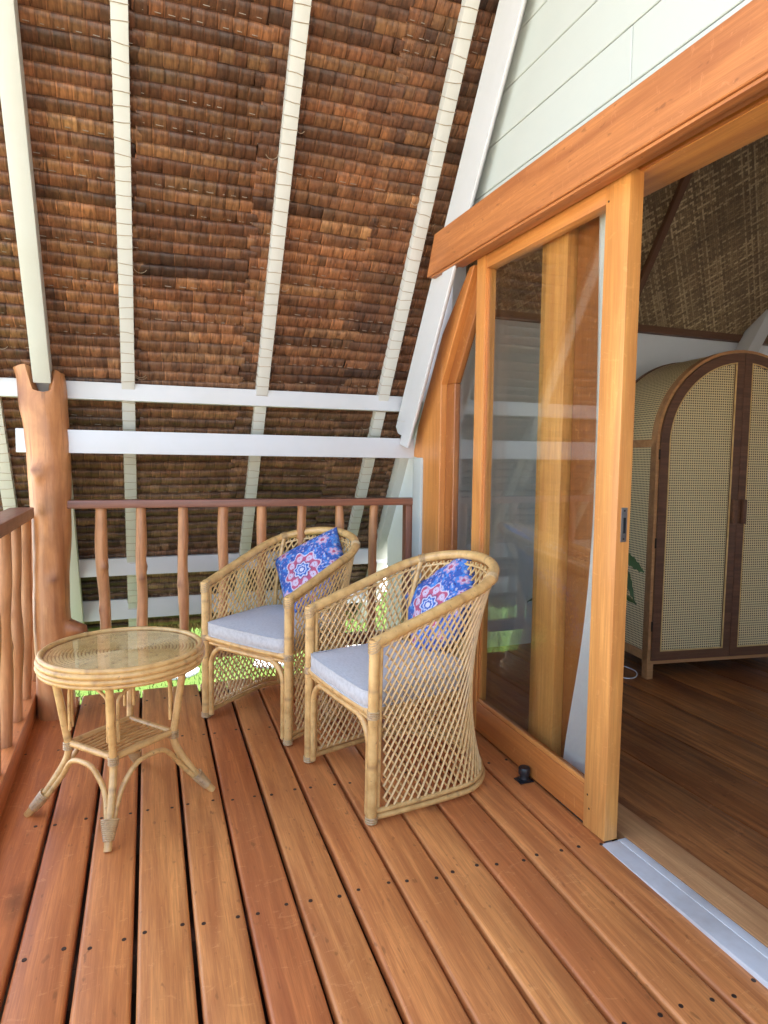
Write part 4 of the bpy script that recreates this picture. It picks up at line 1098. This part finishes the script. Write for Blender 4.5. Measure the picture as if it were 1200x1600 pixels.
for fx_, fy_ in feet:
    d = (Vector((fx_, fy_))-fc); rf = d.length; d.normalize()
    def at(r_, z, d=d): return (fc.x+d.x*r_, fc.y+d.y*r_, z)
    z0 = dz(fy_)
    P = [at(.205, TZ-.05), at(.192, .42), at(.172, .29), at(.166, .245), at(.172, .20), at(.205, .14), at(.250, .075), at(rf, z0+.002)]
    m = MB(); c_ = catmull(P, 6); m.tube(c_, .0125, 10); lg = m.build('leg', M['rattan'], tb); lay.append((d, rf, z0, at, c_))
    cl = c_[::-1]; sl_ = np.r_[0, np.cumsum(np.linalg.norm(np.diff(cl, axis=0), axis=1))]
    def onleg(q): return np.array([np.interp(q, sl_, cl[:, k_]) for k_ in range(3)])
    w_ = MB()
    for i in range(11):
        q_ = .030+.0056*i; a = onleg(q_); dirv = onleg(q_+.004)-onleg(q_-.004); dirv /= np.linalg.norm(dirv); nn = np.array((d.y, -d.x, 0.)); b_ = np.cross(dirv, nn)
        rh, rv = .0140+.00115*i, .0138+.0003*i
        w_.tube([a+rh*math.cos(q)*nn+rv*math.sin(q)*b_ for q in np.linspace(0, 2*math.pi, 16, endpoint=False)], .0031, 6, closed=True)
    for i in range(4): w_.tube([(at(.166, .232+.007*i)[0]+.0145*math.cos(q), at(.166, .232+.007*i)[1]+.0145*math.sin(q), .232+.007*i) for q in np.linspace(0, 2*math.pi, 12, endpoint=False)], .003, 5, closed=True)
    w_.build('binding', M['binding'], lg, kind='stuff')
for i in range(4):
    a, b = lay[i], lay[(i+1) % 4]
    def near(l_, q):
        cl = l_[4][::-1]; sl_ = np.r_[0, np.cumsum(np.linalg.norm(np.diff(cl, axis=0), axis=1))]
        return np.array([np.interp(q, sl_, cl[:, k_]) for k_ in range(3)])
    ab = (Vector(b[3](.2, .1))-Vector(a[3](.2, .1))).normalized(); ab = np.array(ab)
    A0 = near(a, .045)+ab*.008; B0 = near(b, .045)-ab*.008; A00 = near(a, .10)+ab*.017; B00 = near(b, .10)-ab*.017
    A1 = np.array(a[3](.205, .125)); B1 = np.array(b[3](.205, .125))
    def lerp(p, q, t): return p*(1-t)+q*t
    P = [A0, A00, lerp(A1, B1, .12)+np.array((0, 0, .028)), lerp(A1, B1, .25)+np.array((0, 0, .075)), lerp(A1, B1, .5)+np.array((0, 0, .098)) if False else lerp(A1, B1, .38)+np.array((0, 0, .096)),
         lerp(A1, B1, .62)+np.array((0, 0, .096)), lerp(A1, B1, .75)+np.array((0, 0, .075)), lerp(A1, B1, .88)+np.array((0, 0, .028)), B00, B0]
    # each side carries two bends meeting under the shelf, as one bowed pole
    m = MB(); m.tube(catmull(P, 6), .0088, 8); m.build('arch_brace', M['rattan'], tb)
    S0 = np.array(a[3](.160, .250)); S1 = np.array(b[3](.160, .250))
    m = MB(); m.tube([S0, lerp(S0, S1, .5), S1], .0115, 10); sr = m.build('shelf_rail', M['rattan'], tb)
    # small bent bracket below the top
    U0 = np.array(a[3](.172, .30)); U1 = np.array(b[3](.172, .30)); top_m = lerp(np.array(a[3](.20, TZ-.062)), np.array(b[3](.20, TZ-.062)), .5)
    for (p, q) in ((U0, U1), (U1, U0)):
        e = lerp(p, q, .09)
        m = MB(); m.tube(catmull([e, e+np.array((0, 0, .10)), lerp(p, q, .13)+np.array((0, 0, .145)), lerp(lerp(p, q, .36), top_m, .5)*np.array((1, 1, 0))+np.array((0, 0, TZ-.062))], 6), .0055, 7); m.build('top_bracket', M['rattan'], tb)
# shelf canes run from the left rail to the right rail
s = [np.array(l_[3](.160, .252)) for l_ in lay]   # 0 front,1 right,2 back,3 left
for i in range(10):
    t = (i+.7)/10.4
    p = s[3]*(1-t)+s[0]*t; q = s[2]*(1-t)+s[1]*t
    m = MB(); m.tube([p+np.array((0, 0, -.004)), (p+q)/2+np.array((random.uniform(-.002, .002), 0, .002)), q+np.array((0, 0, -.004))], .0050, 7); m.build('shelf_cane', M['rattan'], tb)
